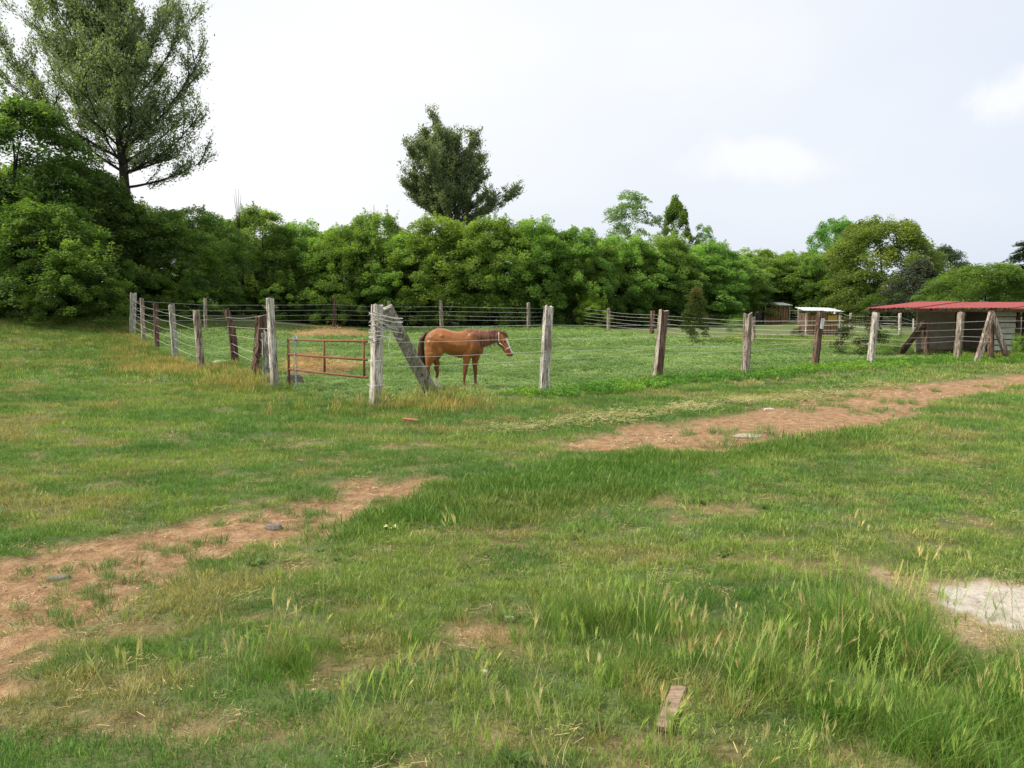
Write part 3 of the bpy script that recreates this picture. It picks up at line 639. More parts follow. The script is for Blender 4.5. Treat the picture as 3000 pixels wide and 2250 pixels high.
ff = empty('post_and_wire_fence', G(1100, 1190), 'front paddock fence of thick weathered posts running from the gate to the red-roofed shelter', 'fence')
E = []
E.append(post(ff, 1102, 1192, 893, 38, 'white_wood', 1, 1106, 'thick bleached corner post wound with white wire', yaw=.45))
E.append(post(ff, 1594, 1152, 897, 33, 'white_wood', 2, 1608, 'pale straight post right of the horse', yaw=.2))
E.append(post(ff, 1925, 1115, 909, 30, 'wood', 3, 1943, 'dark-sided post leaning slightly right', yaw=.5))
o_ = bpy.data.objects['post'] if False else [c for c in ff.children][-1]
o_.data.materials.append(M['brown_wood'])        # dark brown wood on the faces turned to one side
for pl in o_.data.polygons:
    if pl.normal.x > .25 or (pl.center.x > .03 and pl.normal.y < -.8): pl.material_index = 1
E.append(post(ff, 2184, 1099, 918, 26, 'wood', 4, 2192, yaw=.2))
E.append(post(ff, 2386, 1078, 914, 24, 'brown_wood', 5, 2404, 'brown leaning post carrying a white notice', yaw=.3))
E.append(post(ff, 2550, 1066, 915, 24, 'white_wood', 6, 2566, 'pale leaning post under the left end of the red roof', yaw=.4))
E.append(post(ff, 2803, 1053, 915, 24, 'wood', 7, 2815, yaw=.3))
E.append(post(ff, 2902, 1056, 912, 20, 'brown_wood', 8, 2903, yaw=.3))
E.append(post(ff, 3180, 1048, 905, 22, 'wood', 9, yaw=.3)); E.append(post(ff, 3600, 1040, 900, 18, 'wood', 10, yaw=.3))
run_fence(ff, E, [.80, .645, .485, .39], .0038, .03, 1, .10)
# the big sleeper that props the corner post, and the two struts of the last post
a = G(1262, 1160); a = a+Vector((.10, 0, -.1)); tt_ = P(1128, 902, 15.45)
V, F = post_mesh(a, tt_, .27, .17, 21, .25, 14); mk('brace', V, F, M['grey_wood'], ff)['label'] = 'grey sleeper propped against the corner post'
for (fx, fy, sd_) in ((2862, 1060, 22), (2956, 1056, 23)):
    b_ = G(fx, fy); V, F = post_mesh(b_+Vector((0, 0, -.1)), P(2906, 918, G(2902, 1056).y-.12), .185, .14, sd_, .2); mk('brace', V, F, M['wood'], ff)
# wire wound round the corner post and brace
rr = random.Random(5); pb, ptp = E[0]; wb = B()
for k in range(15):
    zc = 1.25+.5*rr.random(); pts = []; ph = rr.uniform(0, 6); wide = rr.choice((0, 0, .16, .24)); tl = rr.uniform(-.15, .15)+(.3 if wide else 0)
    c = pb.lerp(ptp, zc/1.92)
    for j in range(21):
        th = j/20*2*math.pi; rx = .155+wide*(.5+.5*math.cos(th)); ry = .15
        pts.append(Vector((c.x+math.cos(th)*rx+wide*.35, c.y+math.sin(th)*ry, zc+tl*math.cos(th)*.35*(1 if not wide else -1)+.012*math.sin(3*th+ph))))
    wb.tube(pts, .0045, 5, False)
c = pb.lerp(ptp, .6); wb.tube([Vector((c.x+.26+.02*math.sin(k), c.y-.14, 1.45-k*.06)) for k in range(9)], .004, 5)
for zc in (.88, .42):
    c = pb.lerp(ptp, zc/1.92); wb.tube([Vector((c.x+math.cos(j/16*6.283)*.165, c.y+math.sin(j/16*6.283)*.165, zc+.01*math.sin(j))) for j in range(17)], .005, 5, False)
wb.mk('wire_coil', M['wire'], ff)['kind'] = 'stuff'
# white notice on the brown post
pn = P(2409, 948, G(2386, 1078).y-.17); plate = empty('notice_board', pn, 'small white notice screwed to the brown leaning fence post', 'sign')
B().box(pn, (.10, .008, .30), Matrix.Rotation(R(6), 3, 'Y')).mk('panel', simple('white_sign', (.62, .62, .6), (.72, .72, .7), 12, .5), plate)
lb = B()
for k in range(5): lb.box(pn+Vector((.002*k-.004, -.0065, .11-.052*k)), (.066-.014*(k % 2), .004, .013 if k else .026), Matrix.Rotation(R(6), 3, 'Y'))
lo = lb.mk('faded_print', simple('grey_ink', (.12, .12, .14), (.22, .22, .24), 20, .6), plate); lo['kind'] = 'stuff'

lf = empty('post_and_wire_fence', G(800, 1135), 'left fence of crooked grey posts climbing from the gate to the dark trees', 'fence')
EL = []
EL.append(post(lf, 806, 1137, 875, 27, 'white_wood', 31, 792, 'tall bleached gate post split down one side', yaw=.5))
b = G(690, 1066); q0 = post(lf, 682, 1000, 955, 18, 'brown_wood', 32, name='post', hide=0) if False else None
V1, F1 = post_mesh(b+Vector((.02, 0, -.1)), P(678, 950, b.y), .24, .17, 33, .3, 9); V2, F2 = post_mesh(P(679, 957, b.y), P(662, 905, b.y), .19, .15, 34, .3, 6)
bb = B(); bb.add(V1, F1); bb.add(V2, F2); bb.mk('post', M['brown_wood'], lf)['label'] = 'dark knee-bent post with a hooked top'
EL.append((b, P(662, 905, b.y)))
EL.append(post(lf, 590, 1083, 909, 22, 'wood', 35, 574, 'slender post leaning left', yaw=.5))
EL.append(post(lf, 514, 1048, 893, 20, 'grey_wood', 36, 502, yaw=.4))
EL.append(post(lf, 460, 1024, 887, 15, 'brown_wood', 37, 455, yaw=.4))
EL.append(post(lf, 421, 1004, 873, 13, 'wood', 38, 415, yaw=.4))
EL.append(post(lf, 388, 980, 858, 21, 'grey_wood', 39, 390, 'thick far corner post wrapped in dead vine', yaw=.3))
ELs = sorted(EL, key=lambda e: e[0].x)
run_fence(lf, ELs, [.84, .68, .52, .37, .22], .0042, .03, 2, .08)

rf = empty('post_and_wire_fence', G(600, 968), 'rear fence of widely spaced posts along the dark edge of the trees', 'fence')
ER = [EL[-1]]
ER.append(post(rf, 603, 972, 874, 12, 'wood', 41, 600)); ER.append(post(rf, 980, 968, 873, 13, 'brown_wood', 42, label='reddish brown rear post behind the hay pile'))
ER.append(post(rf, 1139, 967, 882, 11, 'grey_wood', 43)); ER.append(post(rf, 1295, 966, 880, 13, 'wood', 44, 1291, 'rear post above the back of the horse'))
ER.append(post(rf, 1548, 966, 887, 11, 'wood', 45)); ER.append(post(rf, 1667, 958, 887, 9, 'grey_wood', 46, label='rear corner post with a slanting strut'))
V, F = post_mesh(G(1706, 960), P(1672, 903, G(1668, 957).y-.2), .22, .16, 47, .2); mk('brace', V, F, M['grey_wood'], rf)
run_fence(rf, ER, [.80, .64, .48, .34], .006, .02, 3, .12)

sf = empty('post_and_wire_fence', G(2210, 1010), 'side fence closing the field, running back from the shelter to the rear corner post', 'fence')
ES = [ER[-1]]
ES.append(post(sf, 1782, 973, 903, 11, 'wood', 51)); ES.append(post(sf, 1910, 987, 911, 14, 'brown_wood', 52, 1912, 'short reddish stump-like post in the field corner'))
ES.append(post(sf, 2208, 1013, 930, 14, 'wood', 53, 2206)); ES.append(post(sf, 2462, 1024, 925, 9, 'grey_wood', 54))
ES.append(post(sf, 2716, 1047, 940, 19, 'brown_wood', 55, 2716, 'dark post with a long slanting strut at the shelter'))
V, F = post_mesh(G(2634, 1042), P(2708, 945, G(2716, 1047).y-.2), .19, .14, 56, .2); mk('brace', V, F, M['brown_wood'], sf)
run_fence(sf, ES, [.86, .72, .58, .44, .28], .0055, .03, 4, .1)

bf = empty('post_and_wire_fence', G(2082, 940), 'far fence beyond the field with posts small against the hedge', 'fence')
EB = []
for k, (x_, yb_, yt_, w_) in enumerate(((1845,950,888,10),(1960,956,905,8),(1980,950,904,7),(2082,942,895,5),(2142,938,896,8),(2218,944,900,6),(2340,950,903,6),(2446,955,902,8))):
    EB.append(post(bf, x_, yb_, yt_, w_, ('wood', 'white_wood')[k % 2], 60+k))
V, F = post_mesh(G(1884, 952), P(1850, 902, G(1845, 950).y-.2), .22, .14, 69, .2); mk('brace', V, F, M['wood'], bf)
run_fence(bf, EB, [.85, .68, .5, .33], .007, .02, 5, .1)
cf = empty('post_and_wire_fence', G(2635, 978), 'short far fence with pale posts seen through the open shelter', 'fence')
EC = [EB[-1]]
for k, (x_, yb_, yt_, w_) in enumerate(((2492,968,918,9),(2636,985,918,11),(2676,982,934,5),(2990,990,930,9))): EC.append(post(cf, x_, yb_, yt_, w_, 'white_wood', 70+k))
run_fence(cf, EC, [.85, .66, .45, .25], .006, .02, 6, .1)

pX, pY = [], []
for e_ in E+EL+ES+ER:
    for k in range(16): a_ = random.uniform(0, 6.28); q_ = random.uniform(.14, .42); pX.append(e_[0].x+math.cos(a_)*q_); pY.append(e_[0].y+math.sin(a_)*q_)
pX = np.array(pX); pY = np.array(pY); n_ = len(pX)
scatter('post_foot_grass', 'longer grass left standing round the feet of the fence posts', 'grass', 'tall', pX, pY, RNG.uniform(.5, 1.0, n_), np.where(RNG.uniform(size=(n_, 1)) < .3, C(.42, .35, .14), C(.12, .22, .05))*RNG.uniform(.7, 1.2, (n_, 1)), .2)
# leaning trunk, dark stub and ivy beside the gate post
sb = G(752, 1112); V, F = post_mesh(sb+Vector((0,0,-.1)), P(776, 928, sb.y), .34, .26, 81, .3, 14, .14, .05); so = mk('leaning_stump', V, F, M['brown_wood'])
tag(so, 'dark brown rotten trunk leaning against the bleached gate post', 'stump')
sb2 = G(783, 1125); V, F = post_mesh(sb2+Vector((0,0,-.1)), P(778, 975, sb2.y), .20, .16, 82, .3); tag(mk('post_stub', V, F, M['grey_wood']), 'short grey post stub wedged between the trunk and the gate post', 'post')
cp = [P(773, 966, sb2.y-.2), P(779, 985, sb2.y-.2), P(776, 1000, sb2.y-.2), P(788, 1010, sb2.y-.2), P(800, 1040, sb2.y-.25), P(803, 1062, sb2.y-.25)]
tag(B().tube(cp, .010, 6).mk('cord', M['wire']), 'pale cord hanging on the gate post stub', 'cord')

# ------------------------------------------------------------------ gate
gp = G(848, 1138); hp = Vector((E[0][0].x-.16, E[0][0].y+.05, 0)); gate = empty('metal_gate', gp, 'rusty three-rail pipe gate between the bleached posts', 'gate')
def gpt(u, z): return Vector((gp.x+(hp.x-gp.x)*u, gp.y+(hp.y-gp.y)*u, z))
for z0, z1 in ((1.105, 1.23), (.765, .885), (.42, .545)): B().tube([gpt(0, z0), gpt(.5, (z0+z1)/2-.005), gpt(1, z1)], .024, 8).mk('rail', M['rust'], gate, smooth=True)
B().tube([gpt(0, -.02), gpt(0, 1.13)], .028, 8).mk('upright', M['rust'], gate, smooth=True)
B().tube([gpt(.505, .47), gpt(.505, 1.18)], .024, 8).mk('upright', M['rust'], gate, smooth=True)
B().tube([gpt(.965, .52), gpt(.965, 1.25)], .022, 8).mk('upright', M['rust'], gate, smooth=True)
lk = B()
for j in range(5): 
    c = gpt(0, 1.0+.015*j)+Vector((-.05-.07*j, -.02, 0)); lk.tube([c+Vector((math.cos(q*1.0472)*.045, .012*math.sin(q*1.0472+j*1.5), math.sin(q*1.0472)*.022)) for q in range(7)], .006, 5, False)
lk.mk('latch_chain', M['wire'], gate)
ch = B(); cx_ = gpt(.115, 1.14); rr = random.Random(3)
for j in range(26):
    z_ = 1.17-j*.043; a_ = (j % 2)*1.57; c = Vector((cx_.x+.008*math.sin(j*.5), cx_.y-.04, z_))
    ch.tube([c+Vector((math.cos(q*.7854)*.020*math.cos(a_), math.cos(q*.7854)*.020*math.sin(a_), math.sin(q*.7854)*.030)) for q in range(9)], .0075, 5, False)
for s_ in (-1, 1): ch.tube([cx_+Vector((s_*.05, -.04, .02)), cx_+Vector((s_*.045, -.04, -.08)), cx_+Vector((0, -.04, -.17))], .010, 5)
ch.tube([cx_+Vector((math.cos(q*.7854)*.05, -.03+.04*math.sin(q*.7854), .02+.035*math.sin(q*.7854))) for q in range(9)], .010, 5, False)
tag(ch.mk('chain', M['chain']), 'grey chain looped over the top rail of the rusty gate', 'chain')

# ------------------------------------------------------------------ hay, stones, litter on the ground
def mound(name, label, cat, c, rx, ry, h, seed, m='hay', nn=26):
    V = []; F = []; gx = np.linspace(-1, 1, nn); A, Bq = np.meshgrid(gx, gx); A = A.ravel(); Bq = Bq.ravel(); r2 = A**2+Bq**2
    X = c.x+A*rx; Y = c.y+Bq*ry; nz_ = fbm(X*2.2, Y*2.2, seed, 4)
    hh = h*np.exp(-r2*1.8)*(.6+.9*nz_)*ss(1.15, .7, np.sqrt(r2)+(fbm(X*.9, Y*.9, seed+5, 3)-.5)*.9)-.06*ss(.55, 1.0, np.sqrt(r2))-.03
    Zm = base_z(X, Y)+relief(X, Y)+hh; i = np.arange(nn-1)[None, :]+np.arange(nn-1)[:, None]*nn
    o = mk(name, np.stack([X, Y, Zm], 1), np.stack([i, i+1, i+1+nn, i+nn], -1).reshape(-1, 4), M[m], smooth=True)
    return tag(o, label, cat)
hc = G(975, 986); mound('hay_pile', 'long low pile of yellow hay far behind the gate', 'hay', hc, 3.0, 2.8, .34, 301)
hc2 = G(950, 1085); mound('hay_layer', 'thin layer of spilled hay just behind the gate', 'hay', hc2, 1.6, 1.9, .16, 305, nn=34)
mound('hay_heap', 'small round heap of hay behind the gate', 'hay', G(905, 1072), .45, .45, .24, 309)
hx, hy, hz = [], [], []
for o_ in [o for o in COL.objects if o.name.startswith('hay_')]:
    cv = np.array([tuple(v.co+o_.location) for v in o_.data.vertices]); up = cv[:, 2]-gz(cv[:, 0], cv[:, 1]) > .012; cv = cv[up]
    if len(cv) == 0: continue
    k = RNG.integers(0, len(cv), 420 if o_.name == 'hay_pile' else 260); hx += list(cv[k, 0]+RNG.normal(0, .07, len(k))); hy += list(cv[k, 1]+RNG.normal(0, .07, len(k))); hz += list(cv[k, 2]+.01)
hx, hy, hz = map(np.array, (hx, hy, hz)); n_ = len(hx)
scatter('loose_hay', 'loose stalks of hay strewn over the piles behind the gate', 'hay', 'litter', hx, hy, RNG.uniform(2, 4, n_), C(.44, .31, .16)*RNG.uniform(.5, 1.25, (n_, 1)), .35, zoff=hz)
def stone(name, label, cat, px, py, sx, sy, sz, m, seed, yaw=0., kind=None):
    c = G(px, py); c.z = gz1(c.x, c.y); r = np.random.default_rng(seed); V = []; F = []; n = 10; rows = 4
    sh = r.uniform(.78, 1.12, n); cy_, sy_ = math.cos(yaw), math.sin(yaw)
    for i in range(rows):
        f = (1.0, 1.03, .9, .62)[i]; z = (-.25, .35, .82, 1.)[i]
        for k in range(n):
            th = 2*math.pi*k/n; x = math.cos(th)*sh[k]*f*r.uniform(.96, 1.04)*sx; y = math.sin(th)*sh[k]*f*r.uniform(.96, 1.04)*sy
            V.append((c.x+x*cy_-y*sy_, c.y+x*sy_+y*cy_, c.z+z*sz*r.uniform(.9, 1.08)))
    for i in range(rows-1):
        for k in range(n): F.append((i*n+k, i*n+(k+1)%n, (i+1)*n+(k+1)%n, (i+1)*n+k))
    F.append(tuple((rows-1)*n+k for k in range(n)))
    return tag(mk(name, V, F, M[m]), label, cat)
stone('stone', 'flat grey stone lying in the left earth track', 'stone', 172, 1692, .085, .045, .035, 'slate', 1, .3)
stone('slate_stone', 'dark slate-like stone at the edge of the left track', 'stone', 803, 1536, .085, .06, .05, 'slate', 2, -.2)
stone('concrete_slab', 'pale flat slab showing in the right track', 'slab', 2190, 1270, .27, .17, .022, 'concrete', 3, .1)
stone('stone', 'flat reddish stone at the near end of the right track', 'stone', 1782, 1315, .13, .06, .035, 'brick', 4)
stone('stone', 'pale stone at the upper edge of the right track', 'stone', 2252, 1196, .10, .06, .04, 'stone', 5)
stone('stone', 'white lump lying on the far grass behind the gate, left one of two', 'stone', 830, 974, .14, .12, .12, 'stone', 6)
stone('stone', 'white lump lying on the far grass behind the gate, right one of two', 'stone', 862, 974, .17, .12, .12, 'stone', 7)
stone('rubble', 'heap of pale rubble at the foot of the left fence', 'rubble', 650, 1066, .30, .2, .10, 'stone', 8)
stone('stone', 'grey block half sunk beside the rusty gate upright', 'stone', 864, 1124, .20, .16, .24, 'slate', 9)
stone('stone', 'small pale stone on the sandy spot in the foreground', 'stone', 1490, 1815, .035, .025, .02, 'stone', 10)
stone('stone', 'small round pinkish stone in the foreground turf', 'stone', 1418, 1982, .022, .02, .02, 'stone', 12)
bk = G(1203, 1240); bo = B().box(Vector((bk.x, bk.y, gz1(bk.x, bk.y)+.04)), (.25, .12, .065), Matrix.Rotation(R(8), 3, 'Z') @ Matrix.Rotation(R(7), 3, 'Y')).mk('brick', M['brick']); tag(bo, 'red brick lying in the grass in front of the corner post', 'brick')
bv = bo.modifiers.new('bevel', 'BEVEL'); bv.width = .008; bv.segments = 2
pa = G(1992, 2022); pb_ = G(1938, 2150); md_ = (pa+pb_)/2; L_ = (pa-pb_).length*.82; yw = math.atan2(pb_.y-pa.y, pb_.x-pa.x)
V = []; nb = 12; F = []; r_ = np.random.default_rng(9)
for i in range(nb+1):
    for (u, v) in ((-.5, 0), (-.5, 1), (-.17, 1.05), (.17, 1.0), (.5, 1), (.5, 0)):
        V.append(Vector((L_*(i/nb-.5)+(r_.normal(0, .006) if i in (0, nb) else 0), u*.070*(1+.04*r_.normal()), v*.022+r_.normal(0, .0012))))
for i in range(nb):
    for k in range(6): F.append((i*6+k, i*6+(k+1)%6, (i+1)*6+(k+1)%6, (i+1)*6+k))
F += [(5,4,3,2,1,0), tuple(nb*6+k for k in range(6))]
rm = Matrix.Rotation(yw, 3, 'Z') @ Matrix.Rotation(R(4), 3, 'Y'); zb = gz1(md_.x, md_.y)+.006
bo = mk('wooden_board', [rm @ v+Vector((md_.x, md_.y, zb)) for v in V], F, M['board']); tag(bo, 'short brown board lying in the foreground grass', 'board')
yc = G(1147, 1549); r_ = np.random.default_rng(4); V = []; F = []
for i in range(6):
    for j in range(5): V.append((yc.x+(i/5-.5)*.13+r_.normal(0, .006), yc.y+(j/4-.5)*.08+r_.normal(0, .006), gz1(yc.x, yc.y)+.03+.02*r_.random()+.015*math.sin(i*2.1)))
for i in range(5):
    for j in range(4): F.append((i*5+j, (i+1)*5+j, (i+1)*5+j+1, i*5+j+1))
yo = mk('wrapper', V, F, M['yellow']); yo.modifiers.new('thick', 'SOLIDIFY').thickness = .003; tag(yo, 'crumpled yellow and white wrapper on the grass', 'wrapper')

# ------------------------------------------------------------------ shelter and hutches
def corrugated(p00, p10, p01, p11, n, amp, thick=.008):
    """sheet between four corners, waves across the p00->p10 direction"""
    V = []; F = []; rows = 6
    for j in range(rows+1):
        for i in range(n*4+1):
            u = i/(n*4); v = j/rows; p = p00.lerp(p10, u).lerp(p01.lerp(p11, u), v); V.append(p+Vector((0, 0, amp*math.sin(i*math.pi/2))))
    w_ = n*4+1
    for j in range(rows):
        for i in range(n*4): F.append((j*w_+i, j*w_+i+1, (j+1)*w_+i+1, (j+1)*w_+i))
    return V, F
Ys = 27.0
sh = empty('field_shelter', P(2690, 1032, 30.5), 'low open animal shelter with a red corrugated roof and pale boarded end', 'shelter')
def Z0(v): return Vector((v.x, v.y, gz1(v.x, v.y)))
fl = P(2538, 903, 28.6); fr = P(3330, 903, 27.6); bl = P(2695, 883.5, 33.6); br_ = P(3360, 889, 32.6)
ns = 11
for k in range(ns):
    u0, u1 = k/ns-.004, (k+1)/ns+.004; dz_ = Vector((0, 0, .012*(k % 2)+.01*math.sin(k*1.9)))
    V, F = corrugated(fl.lerp(fr, u0)+dz_, fl.lerp(fr, u1)+dz_, bl.lerp(br_, u0)+dz_, bl.lerp(br_, u1)+dz_, 6, .012)
    o = mk('roof_sheet', V, F, M['redtin'], sh, smooth=True); o.modifiers.new('thick', 'SOLIDIFY').thickness = .006
dn = Vector((0, 0, -.09))
B().tube([fl+dn+Vector((.1, .1, 0)), fr+dn+Vector((0, .1, 0))], .055, 6).mk('beam', M['brown_wood'], sh)
B().tube([bl+dn-Vector((-.1, .2, 0)), br_+dn-Vector((0, .2, 0))], .055, 6).mk('beam', M['brown_wood'], sh)
for u in (.02, .25, .47, .7, .95): B().tube([fl.lerp(fr, u)+Vector((0, .15, -.035)), bl.lerp(br_, u)+Vector((0, -.1, -.035))], .035, 5).mk('rafter', M['brown_wood'], sh)
def wallseg(name, px0, px1, y0, y1, Yd0, Yd1, m, thick=.04, parent=sh, panels=1, lab=None):
    a_ = P(px0, 1000, Yd0); b_ = P(px1, 1000, Yd1)
    za = P(px0, y0, Yd0).z; zb_ = P(px1, y0, Yd1).z
    for k in range(panels):
        p0 = a_.lerp(b_, k/panels+.004); p1 = a_.lerp(b_, (k+1)/panels-.004); d_ = (p1-p0); nrm = Vector((-d_.y, d_.x, 0)).normalized()*thick
        V = []
        for q, zt in ((p0, za), (p1, zb_)):
            zg = gz1(q.x, q.y)-.1
            for off in (Vector(), nrm): V += [Vector((q.x, q.y, zg))+off, Vector((q.x, q.y, zt))+off]
        o = mk(name, V, [(0,1,3,2),(4,6,7,5),(0,4,5,1),(2,3,7,6),(1,5,7,3),(0,2,6,4)], m, parent)
        if lab: o['label'] = lab
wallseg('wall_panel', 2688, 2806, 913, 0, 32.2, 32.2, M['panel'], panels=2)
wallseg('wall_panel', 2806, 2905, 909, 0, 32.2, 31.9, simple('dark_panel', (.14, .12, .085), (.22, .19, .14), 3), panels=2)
wallseg('wall_panel', 2684, 2700, 913, 0, 30.4, 32.1, M['panel'], panels=1)
# boarded end of pale horizontal boards
ea = P(2908, 1000, 29.2); eb = P(2976, 1000, 29.0)
zt0 = P(2908, 913, 29.2).z; nbd = 7
for k in range(nbd):
    z1 = zt0-k*.205; z0_ = z1-.168; c = (ea+eb)/2
    B().box(Vector((c.x, c.y+.012*(k % 2), (z0_+z1)/2)), ((eb-ea).length, .025, z1-z0_), Matrix.Rotation(R(-14+.6*math.sin(k*2)), 3, 'X')).mk('board', M['whiteboard'], sh)
B().box(Vector(((ea+eb).x/2, (ea+eb).y/2+.06, zt0-.72)), ((eb-ea).length, .02, 1.45)).mk('wall_panel', M['brown_wood'], sh)  # dark backer added so the gaps between the boards look shaded
for (px_, d_, yt_, w_) in ((2905, 29.4, 909, .12), (2983, 29.2, 909, .16), (2562, 29.2, 912, .12), (2688, 32.1, 909, .10), (2804, 32.0, 909, .10), (3150, 29, 909, .14), (3300, 28, 909, .14)):
    q = P(px_, 1000, d_); t_ = P(px_, yt_, d_); V, F = post_mesh(Vector((q.x, q.y, gz1(q.x, q.y)-.1)), t_, w_, w_, int(px_), .1); mk('post', V, F, M['brown_wood'], sh)
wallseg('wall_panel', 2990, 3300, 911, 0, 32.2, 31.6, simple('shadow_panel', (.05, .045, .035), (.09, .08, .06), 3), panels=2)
def hutch(label, px0, px1, ytop, ybase, hseed, door, roofm='tin'):
    g0 = G((px0+px1)/2, ybase); d = g0.y; H = P(px0, ytop, d).z-g0.z; W = (px1-px0)/FPX*d; r = empty('animal_hutch', g0, label, 'hutch')
    m1 = simple('hutch_boards', (.16, .085, .045), (.30, .18, .09), 6, .9, .4, (6, 6, .5)); rr_ = random.Random(hseed); D = W*.8; bc = H*.88
    n = 9
    for k in range(n):
        x_ = g0.x-W*.42+W*.84*(k+.5)/n; hh = bc*rr_.uniform(.84, .93)
        B().box((x_, g0.y-D*.4, g0.z+hh/2+.02), (W*.84/n*rr_.uniform(.6, .95), .03, hh), Matrix.Rotation(rr_.uniform(-.03, .03), 3, 'Y')).mk('plank', m1, r)
    B().box((g0.x-W*.42, g0.y, g0.z+bc*.45), (.03, D*.8, bc*.9)).mk('wall', M['brown_wood'], r); B().box((g0.x+W*.42, g0.y, g0.z+bc*.45), (.03, D*.8, bc*.9)).mk('wall', M['brown_wood'], r)
    B().box((g0.x, g0.y+D*.4, g0.z+bc*.45), (W*.84, .03, bc*.9)).mk('wall', M['brown_wood'], r)
    for sx in (-1, 1): B().box((g0.x+sx*W*.45, g0.y-D*.45, g0.z+bc*.5), (.08, .08, bc)).mk('corner_post', M['white_wood' if sx < 0 else 'wood'], r)
    if door: B().box((g0.x+W*.27, g0.y-D*.45, g0.z+bc*.72), (W*.26, .03, bc*.26)).mk('shutter', M['mustard'], r)
    for k, (u0, u1) in enumerate(((-.56, -.02), (.0, .52))):
        zf = g0.z+H*.93; zb_ = g0.z+H*1.03; dz_ = -.03*k*d/40
        V, F = corrugated(Vector((g0.x+u0*W, g0.y-D*.62, zf+dz_)), Vector((g0.x+u1*W, g0.y-D*.62, zf+dz_*1.5)), Vector((g0.x+u0*W*.9, g0.y+D*.55, zb_)), Vector((g0.x+u1*W*.96, g0.y+D*.55, zb_+dz_)), 5, .012)
        o = mk('roof_sheet', V, F, M[roofm], r, smooth=True); o.modifiers.new('thick', 'SOLIDIFY').thickness = .02
    return r
hutch('far brown hutch with a grey tin roof at the edge of the hedge', 2228, 2306, 887, 948, 1, False)
hutch('nearer bamboo-slatted hutch with a pale tin roof behind the notice post', 2342, 2446, 903, 983, 2, True)
# black sheet hung on the far fence
c = P(2218, 928, 52); r_ = np.random.default_rng(6); V = []; F = []
for i in range(9):
    for j in range(9):
        u, v = i/8-.5, j/8; wv = .55*(.45+.55*v)*(1+.15*math.sin(j*1.4)); V.append((c.x+u*wv+.06*v, c.y+.07*math.sin(i*1.9+j*.5), c.z+.32-v*.72+.02*r_.normal()))
for i in range(8):
    for j in range(8): F.append((i*9+j, (i+1)*9+j, (i+1)*9+j+1, i*9+j+1))
o = mk('plastic_sheet', V, F, M['plastic'], smooth=True); o.modifiers.new('thick', 'SOLIDIFY').thickness = .02; tag(o, 'black plastic sheet draped on the far fence left of the hutches', 'sheet')

# ------------------------------------------------------------------ trees
def leaf_arrays(C0, size, r, droop=.0, flat=.5, dirs=None):
    """one diamond leaf per centre"""
    n = len(C0); nrm = r.normal(0, 1, (n, 3))*np.array([flat, flat, flat]); nrm[:, 2] += 1; nrm /= np.linalg.norm(nrm, axis=1)[:, None]
    th = r.uniform(0, 2*math.pi, n); u = np.stack([np.cos(th), np.sin(th), -droop*np.ones(n)], 1) if dirs is None else dirs+r.normal(0, .35, (n, 3))
    u = u-nrm*(u*nrm).sum(1)[:, None]; u /= np.linalg.norm(u, axis=1)[:, None]+1e-9; v = np.cross(nrm, u); s = (size*r.uniform(.6, 1.3, n))[:, None]
    V = np.stack([C0-u*s, C0-v*s*.42, C0+u*s, C0+v*s*.42], 1).reshape(-1, 3)
    return V, np.arange(n*4).reshape(-1, 4)
def crown_mesh(name, V, F, var, m):
    me = mesh_np(name, V, F); me.materials.append(m); a = me.attributes.new('var', 'FLOAT', 'POINT'); a.data.foreach_set('value', np.repeat(var, 4).astype(np.float32)); return me
